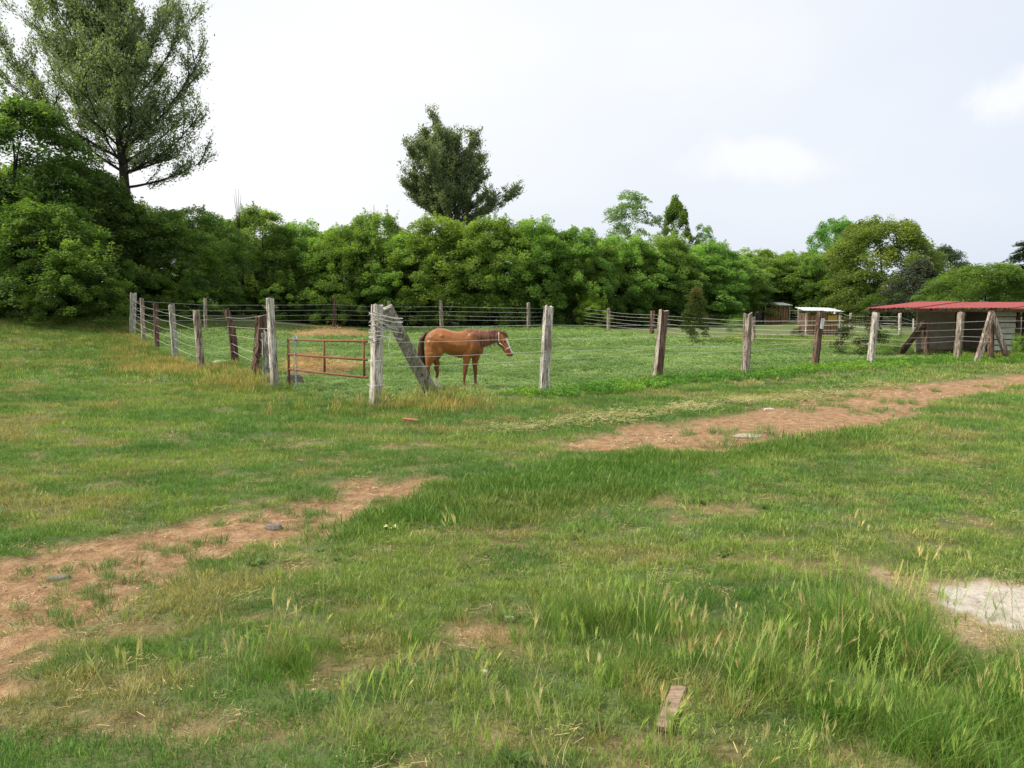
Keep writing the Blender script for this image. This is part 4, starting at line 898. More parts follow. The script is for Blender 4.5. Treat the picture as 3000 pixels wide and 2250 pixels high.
def bushy(name, H, Wd, nsp, per, size, seed, m, low=.0, shape='dome', flat=.5, spr=(.95, .30), airy=0., plume=0):
    """crown of feathery sprays hung through an uneven envelope; z from low*H to H"""
    r = np.random.default_rng(seed); C0 = []; var = []
    lob = [(r.uniform(0, 2*math.pi), r.uniform(.2, .95), r.uniform(.5, 1.)) for k in range(9)]
    for k in range(nsp):
        th = r.uniform(0, 2*math.pi); t = r.uniform()**.8; z = low+(1-low)*t
        env = {'dome': max(0, 1-((t-.30)/.74)**2.6)**.6 if t > .30 else .82+.18*t/.3, 'cone': (1-t)**.7*.95+.05, 'egg': math.sin(math.pi*min(1, .12+.88*t)**.8)**.7}[shape]
        lo = 1+.2*sum(w_*math.cos(th-a_)*math.exp(-((t-h_)/.18)**2) for a_, h_, w_ in lob)
        q = r.uniform(.45 if not airy else .15, 1.)**.5*env*lo; x, y = q*Wd/2*math.cos(th), q*Wd/2*math.sin(th)
        zz = z*H+(r.normal(0, .25)); sr = spr[0]*r.uniform(.6, 1.2)
        n = int(per*r.uniform(.6, 1.3)); pr = r.normal(0, 1, (n, 3)); pr /= np.linalg.norm(pr, axis=1)[:, None]; rad = r.uniform(0, 1, n)**.45
        pr = pr*rad[:, None]*np.array([sr, sr, spr[1]*r.uniform(.7, 1.3)]); 
        pr[:, 2] -= .22*(pr[:, 0]**2+pr[:, 1]**2)/sr   # tips of the spray hang
        out_ = (q/(env*lo+1e-6)); pr[:, 2] -= .30*(pr[:, 0]*math.cos(th)+pr[:, 1]*math.sin(th))
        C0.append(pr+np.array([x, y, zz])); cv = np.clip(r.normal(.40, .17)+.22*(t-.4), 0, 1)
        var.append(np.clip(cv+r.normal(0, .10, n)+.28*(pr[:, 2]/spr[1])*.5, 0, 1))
    for k in range(plume):                    # upright shoots that break the outline
        th = r.uniform(0, 2*math.pi); q = r.uniform(0, .8)*Wd/2; t0 = 1-.30*(2*q/Wd)**2; L = r.uniform(.6, 2.1); lean = r.normal(0, .2, 2)
        n = int(per*.55); u = r.uniform(0, 1, n); rd = (.34*(1-u)+.07)*r.uniform(.2, 1, n)**.6; a_ = r.uniform(0, 2*math.pi, n)
        C0.append(np.stack([q*math.cos(th)+lean[0]*u*L+rd*np.cos(a_), q*math.sin(th)+lean[1]*u*L+rd*np.sin(a_), H*t0*.90+u*L-.4], 1)); var.append(np.clip(r.normal(.72, .13, n), 0, 1))
    C0 = np.concatenate(C0); var = np.concatenate(var); ok = C0[:, 2] > .05; C0, var = C0[ok], var[ok]
    V, F = leaf_arrays(C0, size, r, .3, flat); return crown_mesh(name, V, F, var, m)
def trunk_mesh(name, H, r0, seed, limbs=7):
    r = random.Random(seed); b_ = B(); pts = [Vector((0, 0, -.2))]; n = 8
    for k in range(n): pts.append(Vector((pts[-1].x+r.uniform(-.12, .12)*H/10, pts[-1].y+r.uniform(-.12, .12)*H/10, H*.85*(k+1)/n)))
    b_.tube(pts, [r0*(1-.85*k/n) for k in range(n+1)], 7)
    for k in range(limbs):
        i_ = r.randint(2, n-2); p = pts[i_]; th = r.uniform(0, 6.28); L = H*r.uniform(.18, .32); q = [p]
        for s in range(4): q.append(q[-1]+Vector((math.cos(th)*L/5, math.sin(th)*L/5, L/4*r.uniform(.5, .9))))
        b_.tube(q, [r0*.4*(1-.2*s) for s in range(5)], 5)
    me = mesh_np(name, b_.V, b_.F); me.materials.append(M['bark']); return me
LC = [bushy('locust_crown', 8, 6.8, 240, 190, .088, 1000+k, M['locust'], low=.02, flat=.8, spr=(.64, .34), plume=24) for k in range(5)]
LT = [trunk_mesh('locust_trunk', 8, .16, 50+k) for k in range(3)]
SP = [bushy('sapling_crown', 4, 3.6, 90, 200, .06, 1100+k, M['locust'], low=.03, flat=.9, spr=(.38, .25), plume=12, shape='egg') for k in range(2)]
WC = [bushy('walnut_crown', 9, 9, 300, 190, .115, 1200+k, M['walnut'], low=.03, flat=1.0, spr=(.9, .55), plume=10) for k in range(2)]
DC = [bushy('dark_crown', 9, 6.5, 160, 230, .11, 1300+k, M['darkleaf'], low=.1, flat=.9, spr=(.9, .7), shape='egg') for k in range(2)]
CCn = bushy('conifer_crown', 9, 4, 90, 160, .12, 1400, M['darkleaf'], low=.05, shape='cone', flat=.4, spr=(.9, .2))
AC = bushy('airy_crown', 14, 7.2, 74, 130, .14, 1500, M['elm'], low=.45, flat=.8, spr=(1.0, .32), airy=1)
PC = bushy('poplar_crown', 13, 4.6, 120, 170, .13, 1600, M['walnut'], low=.40, flat=.9, spr=(.6, .5), shape='egg')
BU = bushy('shrub_crown', 2, 1.8, 44, 130, .045, 1700, M['redleaf'], low=.03, flat=.9, spr=(.35, .22))
BG = bushy('shrub_crown', 2, 2.2, 44, 130, .045, 1701, M['locust'], low=.03, flat=.9, spr=(.35, .22))
def tree(name, label, cat, px, ytop, Y, crown, trunk, ch, cw, wpx, group=None, colr=(1, 1, 1), rot=None, top=None, zb=None):
    x_ = (px-CX)/FPX*Y; zb = gz1(x_, Y) if zb is None else zb; H = P(px, ytop, Y).z-zb; x_ = P(px, 700, Y).x
    e = empty(name, (x_, Y, zb), label, cat, group); e.rotation_euler.z = random.uniform(0, 6.28) if rot is None else rot
    sz_ = H/ch; sx_ = wpx/FPX*Y/cw; e.scale = (sx_, sx_, sz_)
    for nm, me in (('crown', crown), ('trunk', trunk)):
        if me is None: continue
        o = bpy.data.objects.new(nm, me); COL.objects.link(o); o.parent = e; o.scale = (1, 1, 1) if nm == 'crown' else (min(1, ch/8.3),)*3; o.color = (*colr, 1); ORG[o] = ORG[e]
        if nm == 'crown': o['kind'] = 'stuff'
    return e
TL = LT
hedge = [ # px, top, distance, width px, label
 (60, 290, 44, 420, 'tall dark tree filling the left edge of the picture', (.50,.56,.54)), (235, 470, 46, 330, 'mid-height dark tree in front of the big elm, left of its trunk', (.66,.72,.68)),
 (120, 590, 41, 330, 'lighter lower tree at the left edge below the tall dark one', (.62,.68,.6)), (420, 600, 48, 300, 'dark tree right of the big elm trunk above the far corner post', (.72,.8,.76)),
 (560, 612, 52, 250, 'dark hedge tree with a bare twig rising from its top', (.85,.9,.85)), (752, 612, 60, 215, 'hedge tree with a pointed top above the bleached gate post', (1,1,1)),
 (880, 655, 62, 220, 'lower hedge tree above the rusty gate', (1,1.02,1)), (1000, 662, 60, 190, 'yellowish hedge tree above the corner post', (1.15,1.1,.9)), (1100, 622, 61, 220, 'hedge tree with a raised top left of the lone elm', (1.05,1.05,1)),
 (1285, 636, 59, 250, 'bright hedge tree directly above the back of the horse', (1.2,1.15,.9)), (1440, 640, 59, 240, 'hedge tree above the head of the horse', (1.1,1.1,.9)),
 (1570, 645, 59, 220, 'hedge tree behind the pale straight post', (1,1.05,.9)), (1690, 668, 60, 210, 'hedge tree below the airy tall tree', (.95,1,.9)), (1830, 690, 62, 230, 'hedge tree left of the round-topped poplar', (.95,1,.9)),
 (1960, 690, 64, 210, 'hedge tree at the foot of the round-topped poplar', (1.05,1.05,.95)), (2085, 712, 68, 200, 'hedge tree above the cone-shaped bush in the field', (.9,1,.9)),
 (2215, 735, 86, 210, 'hedge tree above the far hutch', (1.2,1.1,.8)), (2330, 738, 86, 200, 'hedge tree above the bamboo-slatted hutch', (1.1,1.1,.85)), (2405, 745, 78, 160, 'small hedge tree left of the two tall right-hand trees', (.9,1,.9)),
]
for k, (px_, yt_, d_, w_, lab, cl) in enumerate(hedge):
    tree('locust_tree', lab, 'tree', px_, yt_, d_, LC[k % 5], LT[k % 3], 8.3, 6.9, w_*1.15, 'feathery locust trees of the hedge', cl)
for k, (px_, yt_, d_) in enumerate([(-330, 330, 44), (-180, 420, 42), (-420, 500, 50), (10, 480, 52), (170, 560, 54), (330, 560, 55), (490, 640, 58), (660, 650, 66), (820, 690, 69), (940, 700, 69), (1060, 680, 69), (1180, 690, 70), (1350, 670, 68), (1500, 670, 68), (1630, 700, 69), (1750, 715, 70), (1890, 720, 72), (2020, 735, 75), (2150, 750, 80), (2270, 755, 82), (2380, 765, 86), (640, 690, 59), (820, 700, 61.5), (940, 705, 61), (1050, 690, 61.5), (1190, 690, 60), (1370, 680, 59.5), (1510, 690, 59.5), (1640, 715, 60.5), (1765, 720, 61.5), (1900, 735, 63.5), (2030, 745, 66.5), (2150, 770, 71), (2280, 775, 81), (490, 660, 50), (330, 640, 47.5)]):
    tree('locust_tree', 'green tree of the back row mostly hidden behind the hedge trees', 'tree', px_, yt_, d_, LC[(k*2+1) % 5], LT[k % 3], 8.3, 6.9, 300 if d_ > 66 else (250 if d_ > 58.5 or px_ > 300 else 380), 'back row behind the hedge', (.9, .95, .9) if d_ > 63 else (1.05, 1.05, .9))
# low growth that closes the foot of the hedge
for k, px_ in enumerate(range(450, 2180, 90)):
    d_ = 56.5+(px_-450)/2000*14+random.uniform(-.8, .8) if px_ > 620 else 47
    tree('hedge_shrub', 'low leafy shrub at the foot of the hedge behind the rear fence', 'shrub', px_, 800+random.uniform(-25, 45), d_, SP[k % 2], None, 4.1, 3.7, 150, 'shrubs at the foot of the hedge', random.choice([(.8,.85,.8), (.95,1,.9), (1.1,1.1,.9), (.7,.8,.8)]))
tree('sapling', 'round light green sapling in front of the dark trees, left of the fence', 'tree', 215, 722, 39, SP[0], None, 4.1, 3.8, 300, None, (.80, .84, .66))
tree('sapling', 'darker low shrub at the left edge beside the light green sapling', 'shrub', 30, 800, 42, SP[1], None, 4.1, 3.8, 260, None, (.6, .66, .62))
tree('locust_sapling', 'young bright green tree leaning out of the hedge behind the rear corner post', 'shrub', 1745, 868, 57, SP[0], None, 4.1, 3.8, 110, None, (1.4, 1.4, .8))
tree('locust_sapling', 'small yellow-green tree at the hedge above the far hutch', 'tree', 2235, 800, 80, SP[1], None, 4.1, 3.8, 120, None, (1.9, 1.7, .7))
tree('airy_tree', 'tall airy tree rising above the hedge right of the centre', 'tree', 1842, 556, 82, AC, LT[1], 14.2, 7.6, 165, None, (.95, 1.15, .95))
tree('poplar', 'dense round-topped poplar above the hedge', 'tree', 1978, 580, 84, PC, LT[2], 13.2, 4.8, 92, None, (.72, .85, .75))
tree('airy_tree', 'small thin tree right of the round-topped poplar', 'tree', 2062, 655, 84, AC, LT[0], 14.2, 7.6, 80, None, (1.1, 1.5, 1))
tree('locust_tree', 'tall dark green tree behind the yellow-green tree on the right', 'tree', 2455, 642, 92, LC[2], LT[1], 8.3, 6.9, 210, None, (.75, .95, .9))
tree('walnut_tree', 'broad yellow-green tree standing left above the red roof', 'tree', 2590, 645, 70, WC[0], LT[2], 9.3, 9.2, 330, None, (.95, .95, .9))
tree('dark_shrub', 'dark purplish green bush behind the red roof', 'shrub', 2705, 765, 60, DC[1], LT[1], 9.2, 6.7, 190, None, (1.0, .9, 1.05))
tree('dark_tree', 'dark rounded tree behind the right side of the yellow-green tree', 'tree', 2770, 728, 105, DC[0], LT[0], 9.2, 6.7, 190, None, (.95, 1, .95))
tree('walnut_tree', 'yellow-green bushy tree above the right end of the red roof', 'tree', 2900, 775, 52, WC[1], LT[1], 9.3, 9.2, 320, None, (.75, .9, .8))
tree('conifer', 'dark conifer cut by the right edge of the picture', 'tree', 3010, 705, 80, CCn, LT[0], 9.2, 4.2, 170, None, (1.1, 1.2, 1.2))
for k, (px_, yt_, d_) in enumerate([(2830, 810, 64), (3150, 760, 60), (3350, 740, 62), (2480, 820, 75), (3550, 720, 60), (2660, 850, 66)]):
    tree('walnut_tree', 'bushy green tree of the far right-hand row', 'tree', px_, yt_, d_, WC[k % 2], LT[k % 3], 9.3, 9.2, 300, 'trees of the far right-hand row', (.6, .75, .7))
tree('cone_bush', 'slim cone-shaped bush with reddish tips standing in the side fence', 'shrub', 2045, 842, 37.5, bushy('cone_crown', 3, 1.5, 60, 140, .05, 1801, M['redleaf'], low=.02, shape='cone', flat=.9, spr=(.35, .2)), None, 3.1, 1.7, 95, None, (.8, .95, .8))
tree('bramble', 'dark bramble with reddish leaves beside the pale leaning post', 'shrub', 2525, 925, 29.5, BU, None, 2.1, 2.0, 150, None, (.75, .8, .8))
tree('bramble', 'round green bush in front of the shelter', 'shrub', 2625, 968, 31, BG, None, 2.1, 2.4, 110, None, (.8, .9, .8))
tree('bramble', 'leafy weed patch at the boarded end of the shelter', 'shrub', 3000, 985, 25.2, BG, None, 2.1, 2.4, 55, None, (1.1, 1.2, .8))
tree('bramble', 'low bush in the grass left of the corner post, in the fence line', 'shrub', 770, 1045, 19.3, BG, None, 2.1, 2.4, 50, None, (.6, .75, .8))
for k, (px_, yt_, d_, w_) in enumerate(((2160, 935, 52, 70), (2350, 960, 44, 60), (2160, 925, 62, 120), (1790, 925, 60, 120), (2440, 955, 50, 90), (2060, 925, 60, 120))):
    tree('bramble', 'low weedy bush around the far fences', 'shrub', px_, yt_, d_, BU if k % 2 else BG, None, 2.1, 2.4, w_, 'weedy bushes of the far fences', (.9, .95, .85))

# the two elms: limbs swept upward, thin foliage with sky between
def elm(label, px, ybase_vis, ytop, Y, left_m, right_m, z_first, seed, nleaf, lsize, tr, extra=(), envf=None, jit=.12, tl0=1.3):
    zg = gz1((px-CX)/FPX*Y, Y); H = P(px, ytop, Y).z-zg; base = Vector((P(px, 700, Y).x, Y, zg)); rr_ = random.Random(seed); r = np.random.default_rng(seed)
    root = empty('elm_tree', base, label, 'tree'); b_ = B(); twigs = []
    tp = [Vector((0, 0, -.3))]; n = 16
    for k in range(n): tp.append(Vector((tp[-1].x+rr_.uniform(-.10, .10)+(-.03 if k > 5 else 0), tp[-1].y+rr_.uniform(-.10, .10), H*.93*(k+1)/n)))
    b_.tube(tp, [tr*(1-.93*k/n)**1.1 for k in range(n+1)], 9)
    def at_h(z):
        i = min(n-1, max(0, int(z/(H*.93)*n))); f = z/(H*.93)*n-i; return tp[i].lerp(tp[i+1], min(1, max(0, f)))
    def limb(p, d, L, r0, lvl, up_=.1):
        pts = [p]; ns = 7 if lvl < 2 else 4; dd = d.normalized()
        for s in range(ns):
            dd = (dd+Vector((rr_.uniform(-.14, .14), rr_.uniform(-.14, .14), up_ if lvl < 2 else .03))).normalized(); pts.append(pts[-1]+dd*L/ns)
        b_.tube(pts, [max(.006, .75*r0*(1-.88*s/ns)) for s in range(ns+1)], 5 if lvl < 2 else 3, False)
        if lvl == 1 or lvl == 0:
            for s in range(1 if lvl else 2, ns): twigs.append((pts[s], pts[s+1]))
        if lvl >= 2:
            for s in range(ns): twigs.append((pts[s], pts[s+1]))
            return
        nb_ = int(L*(1.9 if lvl == 0 else 2.4))+2
        for k in range(nb_):
            f = rr_.uniform(.06, 1.)*ns; i = min(ns-1, int(f)); q = pts[i].lerp(pts[i+1], f-i); ax = (pts[i+1]-pts[i]).normalized()
            side = Vector((rr_.uniform(-1, 1), rr_.uniform(-1, 1), rr_.uniform(-.3, .6))); nd = (ax*.75+side*.75).normalized()
            limb(q, nd, max(.8, L*rr_.uniform(.26, .46)*(1-.4*f/ns)) if lvl == 0 else rr_.uniform(.5, 1.2), r0*.4, lvl+1, up_)
    nl = 38
    for k in range(nl):
        t = k/(nl-1); z = z_first+(H*.86-z_first)*t; th = k*2.4+rr_.uniform(-.4, .4); cx_ = math.cos(th); R_ = (left_m if cx_ < 0 else right_m)*abs(cx_)+(left_m+right_m)/2*(1-abs(cx_))
        env = envf(t); tilt = (tl0-(tl0-.30)*t)*rr_.uniform(.82, 1.1); d = Vector((cx_*math.sin(tilt), math.sin(th)*math.sin(tilt), math.cos(tilt)))
        limb(at_h(z), d, R_*env*rr_.uniform(.62, 1.12), (tr*.22*(1-.6*t)+.02)*rr_.uniform(.7, 1.2), 0, .03+.13*t)
    for (z, dx, dy, dz_, L) in extra: limb(at_h(z), Vector((dx, dy, dz_)), L, tr*.25, 0, .07)
    limb(tp[-2], Vector((0, 0, 1)), H*.10, .06, 1)
    for s in range(6, n): twigs.append((tp[s], tp[s+1])); twigs.append((tp[s], tp[s+1]))
    b_.mk('trunk', M['bark'], root, local=True)
    A_ = np.array([a for a, _ in twigs]); B_ = np.array([b for _, b in twigs]); wt = r.gamma(1.3, 1, len(A_)); k = r.choice(len(A_), nleaf, p=wt/wt.sum()); t = r.uniform(0, 1, (nleaf, 1)); dirs = (B_-A_)[k]; dirs /= np.linalg.norm(dirs, axis=1)[:, None]+1e-9
    C0 = A_[k]*(1-t)+B_[k]*t+r.normal(0, jit, (nleaf, 3)); tv = r.uniform(0, 1, len(A_))[k]*.6+.2
    V, F = leaf_arrays(C0, lsize, r, 0, 1.4, dirs); me = crown_mesh('elm_crown', V, F, np.clip(tv+r.normal(0, .15, nleaf), 0, 1), M['elm'])
    o = bpy.data.objects.new('crown', me); COL.objects.link(o); o.parent = root; ORG[o] = ORG[root]; o['kind'] = 'stuff'; return root
elm('big dark elm towering over the left side, its top cut by the frame', 362, 0, -40, 50, 8.8, 6.8, 8.4, 5, 112000, .090, .50, ((8.5, 1, -.2, .2, 6.5), (7.6, 1, .2, .1, 5), (8.5, -1, 0, .55, 11), (11, -.8, .2, .9, 9), (10, 1, .1, .5, 7.5)), lambda t: .78+.42*math.sin(math.pi*t)**.8-.25*t, .14, 1.2)
elm('lone elm rising above the middle of the hedge', 1335, 0, 385, 75, 6.9, 6.2, 8.8, 8, 105000, .118, .42, ((8.3, 1, 0, .45, 6.4), (8.6, -1, .1, .6, 6.0)), lambda t: .95+.22*math.sin(math.pi*min(1, t*1.15))-.68*t, .15, 1.18)
# bare saplings above the hedge
for (px_, yt_, d_, lab) in ((700, 545, 57, 'bare grey twig standing above the dark hedge tree'), (1098, 592, 64, 'faint bare twig above the hedge left of the lone elm')):
    b_ = B(); x_ = P(px_, 700, d_).x; z1 = P(px_, yt_, d_).z; r_ = random.Random(px_)
    for k in range(4):
        dx = (k-1.5)*.13; b_.tube([Vector((x_+dx*.3, d_, z1-3.2)), Vector((x_+dx*.7, d_, z1-1.5)), Vector((x_+dx+r_.uniform(-.1, .1), d_, z1-abs(dx)*3))], [.03, .018, .006], 4)
    b_.tube([Vector((x_, d_, gz1(x_, d_)-.1)), Vector((x_, d_, z1-3))], [.07, .03], 5)
    tag(b_.mk('bare_sapling', M['bark']), lab, 'tree')

# ------------------------------------------------------------------ horse
hg = G(1343, 1141); horse = empty('horse', hg, 'chestnut horse with a white blaze and a halter standing side-on in the field', 'horse')
def ico(c, r, sub=2):
    import bmesh
    bm = bmesh.new(); bmesh.ops.create_icosphere(bm, subdivisions=sub, radius=1); V = [(c[0]+v.co.x*r[0], c[1]+v.co.y*r[1], c[2]+v.co.z*r[2]) for v in bm.verts]
    F = [tuple(v.index for v in f.verts) for f in bm.faces]; bm.free(); return V, F
IV, IF = ico((0,0,0), (1,1,1), 2); IV = np.array(IV)
hb = B()
def ell(c, r): hb.add([(c[0]+v[0]*r[0], c[1]+v[1]*r[1], c[2]+v[2]*r[2]) for v in IV], IF)
def chain_(pts):                          # pts: (x,y,z, rx,ry,rz)
    for a_, b_ in zip(pts, pts[1:]):
        a_ = np.array(a_, float); b_ = np.array(b_, float); L = np.linalg.norm((b_-a_)[:3]); st = max(2, int(L/(min(a_[3:].min(), b_[3:].min())*.30))+1)
        for k in range(st+1): q = a_+(b_-a_)*k/st; ell(q[:3], q[3:])
# trunk: croup, loin, barrel, girth, shoulder
chain_([(-.60, 0, 1.09, .15, .17, .19), (-.47, 0, 1.11, .19, .235, .25), (-.33, 0, 1.10, .18, .24, .265), (-.15, 0, 1.03, .2, .25, .285), (.02, 0, .995, .2, .255, .30), (.18, 0, .995, .2, .235, .305), (.32, 0, 1.02, .18, .20, .30), (.42, 0, .99, .13, .17, .23)])
ell((.24, 0, 1.22, ), (.17, .07, .135)); ell((.13, 0, 1.20), (.15, .09, .115)); ell((-.42, 0, 1.25), (.18, .13, .115)); ell((-.13, 0, 1.18), (.25, .12, .125))
for s in (-1, 1):
    chain_([(.30, s*.13, 1.13, .09, .06, .14), (.33, s*.15, .95, .12, .07, .16), (.24, s*.14, .80, .10, .07, .11)])      # shoulder blade
    ell((-.52, s*.13, 1.04), (.20, .11, .25)); ell((-.57, s*.14, .89), (.165, .09, .20))                                 # haunch
    ell((-.40, s*.15, .88), (.10, .06, .13))
    ell((-.34, s*.19, 1.19), (.07, .04, .05))                                                                            # point of hip
ell((.47, 0, .88), (.10, .13, .12))
# neck and head
chain_([(.36, 0, 1.10, .17, .125, .235), (.50, 0, 1.115, .15, .105, .205), (.64, 0, 1.135, .13, .085, .175), (.77, 0, 1.165, .11, .075, .14), (.88, -.01, 1.19, .095, .07, .105)])
HD = -.06
chain_([(.955, -.02, 1.175, .10, .082, .105), (1.0, -.03, 1.10, .098, .085, .10), (1.05, -.04, 1.01, .078, .072, .085), (1.10, -.055, .92, .062, .058, .068), (1.15, -.065, .83, .056, .054, .058), (1.17, -.068, .785, .055, .052, .048)])
chain_([(.925, -.03, 1.06, .075, .066, .085), (.96, -.035, .99, .06, .062, .06)])                                         # jowl
chain_([(1.02, -.05, .91, .042, .045, .042), (1.11, -.065, .765, .038, .04, .03)])                                         # lower jaw, lip
for s in (-1, 1):
    ell((1.035, -.04+s*.062, 1.085), (.035, .02, .022)); ell((1.195, -.068+s*.038, .795), (.022, .016, .022))
    chain_([(.925, -.02+s*.055, 1.255, .025, .014, .03), (.925, -.02+s*.062, 1.315, .018, .011, .03), (.935, -.02+s*.06, 1.36, .006, .006, .012)])
# legs
def leg_(p): chain_([(a_, b_, c_, r1*1.13, r2*1.12, r3) for a_, b_, c_, r1, r2, r3 in p])
def foreleg(x, y, dx):
    leg_([(x+.02, y, .78, .095, .07, .10), (x+.0, y, .64, .068, .055, .08), (x-.01+dx*.3, y, .50, .050, .044, .06), (x-.005+dx*.5, y, .42, .046, .042, .04), (x-.005+dx*.55, y, .385, .044, .042, .04), (x-.01+dx*.65, y, .33, .033, .030, .03), (x-.012+dx*.85, y, .19, .029, .026, .03), (x-.01+dx, y, .145, .037, .033, .035), (x+.008+dx, y, .09, .031, .03, .03), (x+.03+dx, y, .045, .048, .044, .03)])
foreleg(.19, -.13, -.05); foreleg(.37, .12, .02)
def hindleg(x, y, hx, fx):
    leg_([(x, y, .80, .13, .085, .14), (x-.04, y, .68, .088, .065, .10), (hx+.02, y, .56, .055, .048, .06), (hx-.01, y, .475, .056, .042, .045), (hx, y, .43, .046, .04, .04), (hx+.02, y, .36, .035, .032, .03), (fx-.01, y, .20, .031, .028, .03), (fx, y, .145, .038, .034, .035), (fx+.02, y, .09, .032, .031, .03), (fx+.045, y, .045, .05, .045, .03)])
hindleg(-.58, -.14, -.665, -.61); hindleg(-.50, .13, -.49, -.50)
mh, t, b, o = mat('chestnut_coat')
v = coords(t, 'Object'); sx = N(t, 'ShaderNodeSeparateXYZ'); t.links.new(v, sx.inputs[0]); X_, Y_, Z_ = sx.outputs
cn = noise(t, v, 3.5, 5, .6); fine = noise(t, coords(t, 'Object', (14, 14, 40)), 3, 5, .7)
coat = ramp(t, cn, [(.3, (.17, .055, .012)), (.55, (.285, .100, .021)), (.75, (.37, .145, .034))])
coat = mixc(t, 1., coat, ramp(t, fine, [(.3, (.82, .82, .82)), (.7, (1.12, 1.12, 1.12))]), 'MULTIPLY')
def sm(src, a_, b_):
    m_ = N(t, 'ShaderNodeMapRange', interpolation_type='SMOOTHSTEP'); m_.inputs[1].default_value = a_; m_.inputs[2].default_value = b_; t.links.new(src, m_.inputs[0]); return m_.outputs[0]
coat = mixc(t, math_(t, 'MULTIPLY', sm(Z_, .70, .40), .7), coat, (.12, .038, .016))                    # darker lower legs
coat = mixc(t, math_(t, 'MULTIPLY', sm(Z_, .19, .10), .75), coat, (.40, .25, .15))                      # pale pasterns
sock = math_(t, 'MULTIPLY', math_(t, 'MULTIPLY', sm(Z_, .27, .22), sm(X_, -.35, -.40)), sm(Y_, .0, .05)); coat = mixc(t, sock, coat, (.62, .56, .48))
# blaze down the front of the face: the line from the forehead to the nose
face = math_(t, 'SUBTRACT', math_(t, 'ADD', math_(t, 'MULTIPLY', X_, .92), math_(t, 'MULTIPLY', Z_, .42)), 1.40)
yy = math_(t, 'ABSOLUTE', math_(t, 'ADD', Y_, .058)); bl = math_(t, 'MULTIPLY', sm(face, .030, .048), math_(t, 'MULTIPLY', sm(Z_, 1.16, 1.13), sm(X_, 1.02, 1.05)))
coat = mixc(t, bl, coat, (.72, .68, .63))
mz = math_(t, 'MULTIPLY', sm(Z_, .84, .78), sm(X_, 1.03, 1.08)); coat = mixc(t, math_(t, 'MULTIPLY', mz, .55), coat, (.16, .09, .075))
ln = N(t, 'ShaderNodeVectorMath', operation='DISTANCE'); t.links.new(v, ln.inputs[0]); ln.inputs[1].default_value = (1.21, -.106, .80); coat = mixc(t, sm(ln.outputs['Value'], .022, .012), coat, (.01, .008, .008))
# small white brand on the rump
dd2 = N(t, 'ShaderNodeVectorMath', operation='DISTANCE'); t.links.new(v, dd2.inputs[0]); dd2.inputs[1].default_value = (-.63, -.25, 1.06)
br2 = math_(t, 'MULTIPLY', math_(t, 'MULTIPLY', sm(dd2.outputs['Value'], .062, .056), sm(dd2.outputs['Value'], .040, .046)), sm(Z_, 1.07, 1.085)); coat = mixc(t, math_(t, 'MULTIPLY', br2, sm(X_, -.60, -.63)), coat, (.7, .62, .5))
t.links.new(coat, b.inputs['Base Color']); b.inputs['Roughness'].default_value = .46; b.inputs['Specular IOR Level'].default_value = .35
b.inputs['Sheen Weight'].default_value = .15
bump(t, b, math_(t, 'ADD', fine, math_(t, 'MULTIPLY', cn, 2.)), .12, .01)
Vh = np.array(hb.V); hbo = mk('body', Vh, hb.F, mh, horse, local=True)
rmd = hbo.modifiers.new('remesh', 'REMESH'); rmd.mode = 'VOXEL'; rmd.voxel_size = .0125; rmd.use_smooth_shade = True
smd = hbo.modifiers.new('smooth', 'SMOOTH'); smd.iterations = 7; smd.factor = .5
def strands(name, roots, seed, wd, m, n, fn):
    r = random.Random(seed); b_ = B()
    for k in range(n):
        pts = fn(r, k/n)
        w_ = wd*r.uniform(.6, 1.2); n0 = len(b_.V)
        b_.tube(pts, [w_*(1-.75*(i/(len(pts)-1))**2) for i in range(len(pts))], 4, False)
    return b_.mk(name, m, horse, local=True, smooth=True)
hair = simple('mane_hair', (.06, .018, .010), (.33, .15, .09), 5, .45, .2, (9, 2, .25)); hair2 = simple('tail_hair', (.035, .013, .011), (.12, .045, .033), 10, .45, .2, (1, 1, .15))
def mane(r, u):
    x = .26+.62*u+r.uniform(-.02, .02); z = 1.335-.03*math.sin(u*3)+r.uniform(-.02, .0); hw = .118-.05*u; L = r.uniform(.10, .40)*(1-.2*u)*(.6+.4*math.sin(u*23+1)**2)
    sgn = -1
    pts = [Vector((x, sgn*.0, z+.012)), Vector((x+.004, sgn*(.05), z+.0)), Vector((x+.01, sgn*(hw*.75), z-.07)), Vector((x+.015+r.uniform(-.015, .015), sgn*(hw+.022), z-.07-L*.45)), Vector((x+.02+r.uniform(-.03, .03), sgn*(hw+.02+r.uniform(-.01, .02)), z-.07-L))]
    return pts
strands('mane', None, 1, .0085, hair, 330, mane)
def fore(r, u):
    x = .935+.05*r.random(); y = -.02+r.uniform(-.04, .04); return [Vector((x, y, 1.285)), Vector((x+.05, y*1.1, 1.29)), Vector((x+.10, y*1.4-.01, 1.235)), Vector((x+.11+r.uniform(-.01, .02), y*1.6-.015, 1.16))]
strands('forelock', None, 2, .009, hair, 34, fore)
def tail(r, u):
    a_ = r.uniform(0, 6.28); q = math.sqrt(r.random()); sx_, sy_ = math.cos(a_)*q, math.sin(a_)*q; L = r.uniform(.75, 1.)
    pts = [Vector((-.63, sy_*.03, 1.25+sx_*.02)), Vector((-.72-sx_*.02, sy_*.05, 1.25)), Vector((-.80-sx_*.045, sy_*.07, 1.12)), Vector((-.825-sx_*.06, sy_*.085, .93)), Vector((-.815-sx_*.075+.0, sy_*.09, .72)), Vector((-.79-sx_*.07, sy_*.08, .52)), Vector((-.755-sx_*.04+r.uniform(-.02, .02), sy_*.05, .52-.25*L))]
    return pts[:7 if L > .8 else 6]
strands('tail', None, 3, .014, hair2, 200, tail)
hoofm = simple('hoof_horn', (.10, .075, .05), (.22, .17, .12), 12, .5)
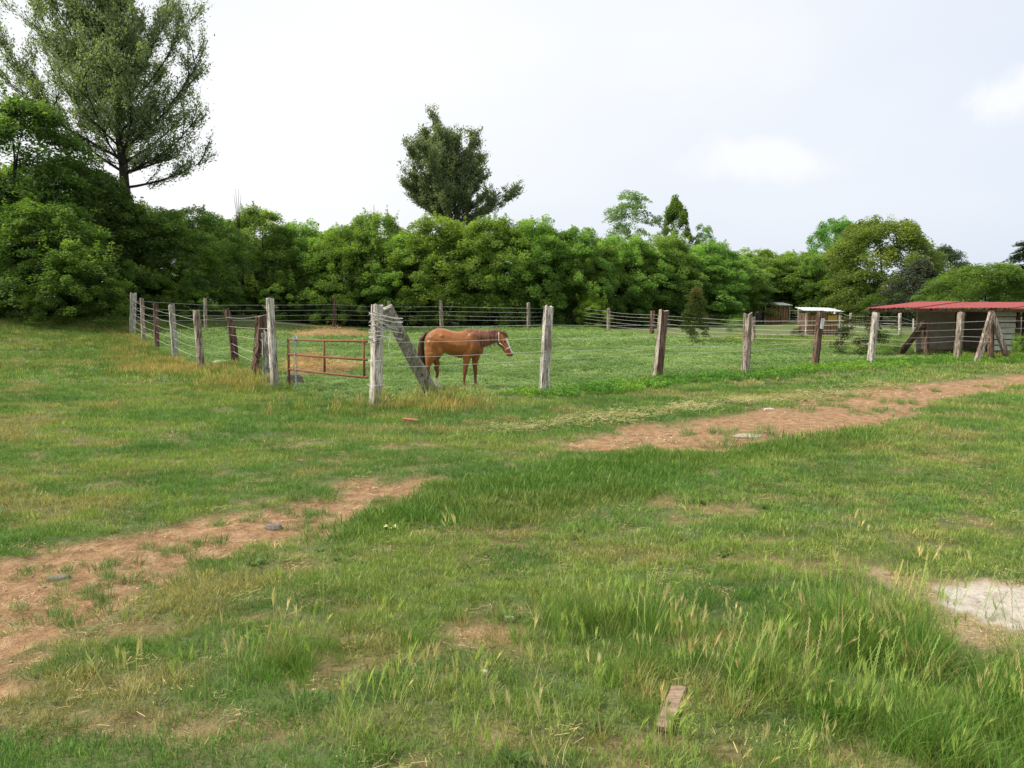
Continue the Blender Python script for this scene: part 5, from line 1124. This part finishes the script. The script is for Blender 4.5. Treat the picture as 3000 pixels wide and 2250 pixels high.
for (x, y) in ((.165, -.13), (.415, .12), (-.57, -.14), (-.46, .13)):
    b_ = B(); V = []; n = 10
    for i, (rr2, z) in enumerate(((.056, -.02), (.053, .02), (.044, .065))):
        for k in range(n): th = k*2*math.pi/n; V.append((x+math.cos(th)*rr2*1.1-.012*i, y+math.sin(th)*rr2, z))
    b_.add(V, [(i*n+k, i*n+(k+1)%n, (i+1)*n+(k+1)%n, (i+1)*n+k) for i in range(2) for k in range(n)]+[tuple(2*n+k for k in range(n))]); b_.mk('hoof', hoofm, horse, local=True, smooth=True)
eyem = simple('horse_eye', (.006, .004, .003), (.012, .008, .006), 4, .12)
for s in (-1, 1): V, F = ico((1.028, -.038+s*.074, 1.078), (.021, .014, .017)); mk('eye', V, F, eyem, horse, local=True, smooth=True)
halter = simple('halter_webbing', (.42, .38, .36), (.62, .56, .52), 30, .7)
def ring(c, ax, ra, rb, up, r=.0085):
    ax = Vector(ax).normalized(); u = Vector(up); u = (u-ax*u.dot(ax)).normalized(); v = ax.cross(u); return [Vector(c)+u*ra*math.cos(q*.3927)+v*rb*math.sin(q*.3927) for q in range(17)]
hd = Vector((.19, -.045, -.36)).normalized()
hl = B(); hl.tube(ring((1.105, -.056, .915), hd, .083, .066, (1, 0, .5)), .010, 6, False)
hl.mk('noseband', halter, horse, local=True, smooth=True)
hl = B(); hl.tube(ring((.925, -.02, 1.13), (.35, 0, -.95), .10, .087, (1, 0, 0)), .001, 6, False)
hl = B()
for s in (-1, 1):
    hl.tube([Vector((.905, -.02+s*.045, 1.275)), Vector((.905, -.02+s*.088, 1.20)), Vector((.905, -.025+s*.088, 1.10)), Vector((.915, -.03+s*.080, 1.04))], .009, 6)
    hl.tube([Vector((.915, -.03+s*.080, 1.04)), Vector((.975, -.04+s*.079, 1.0)), Vector((1.055, -.053+s*.070, .925))], .009, 6)
hl.tube([Vector((.905, -.065, 1.275)), Vector((.903, -.02, 1.292)), Vector((.905, .025, 1.275))], .009, 6)
hl.mk('cheek_strap', halter, horse, local=True, smooth=True)
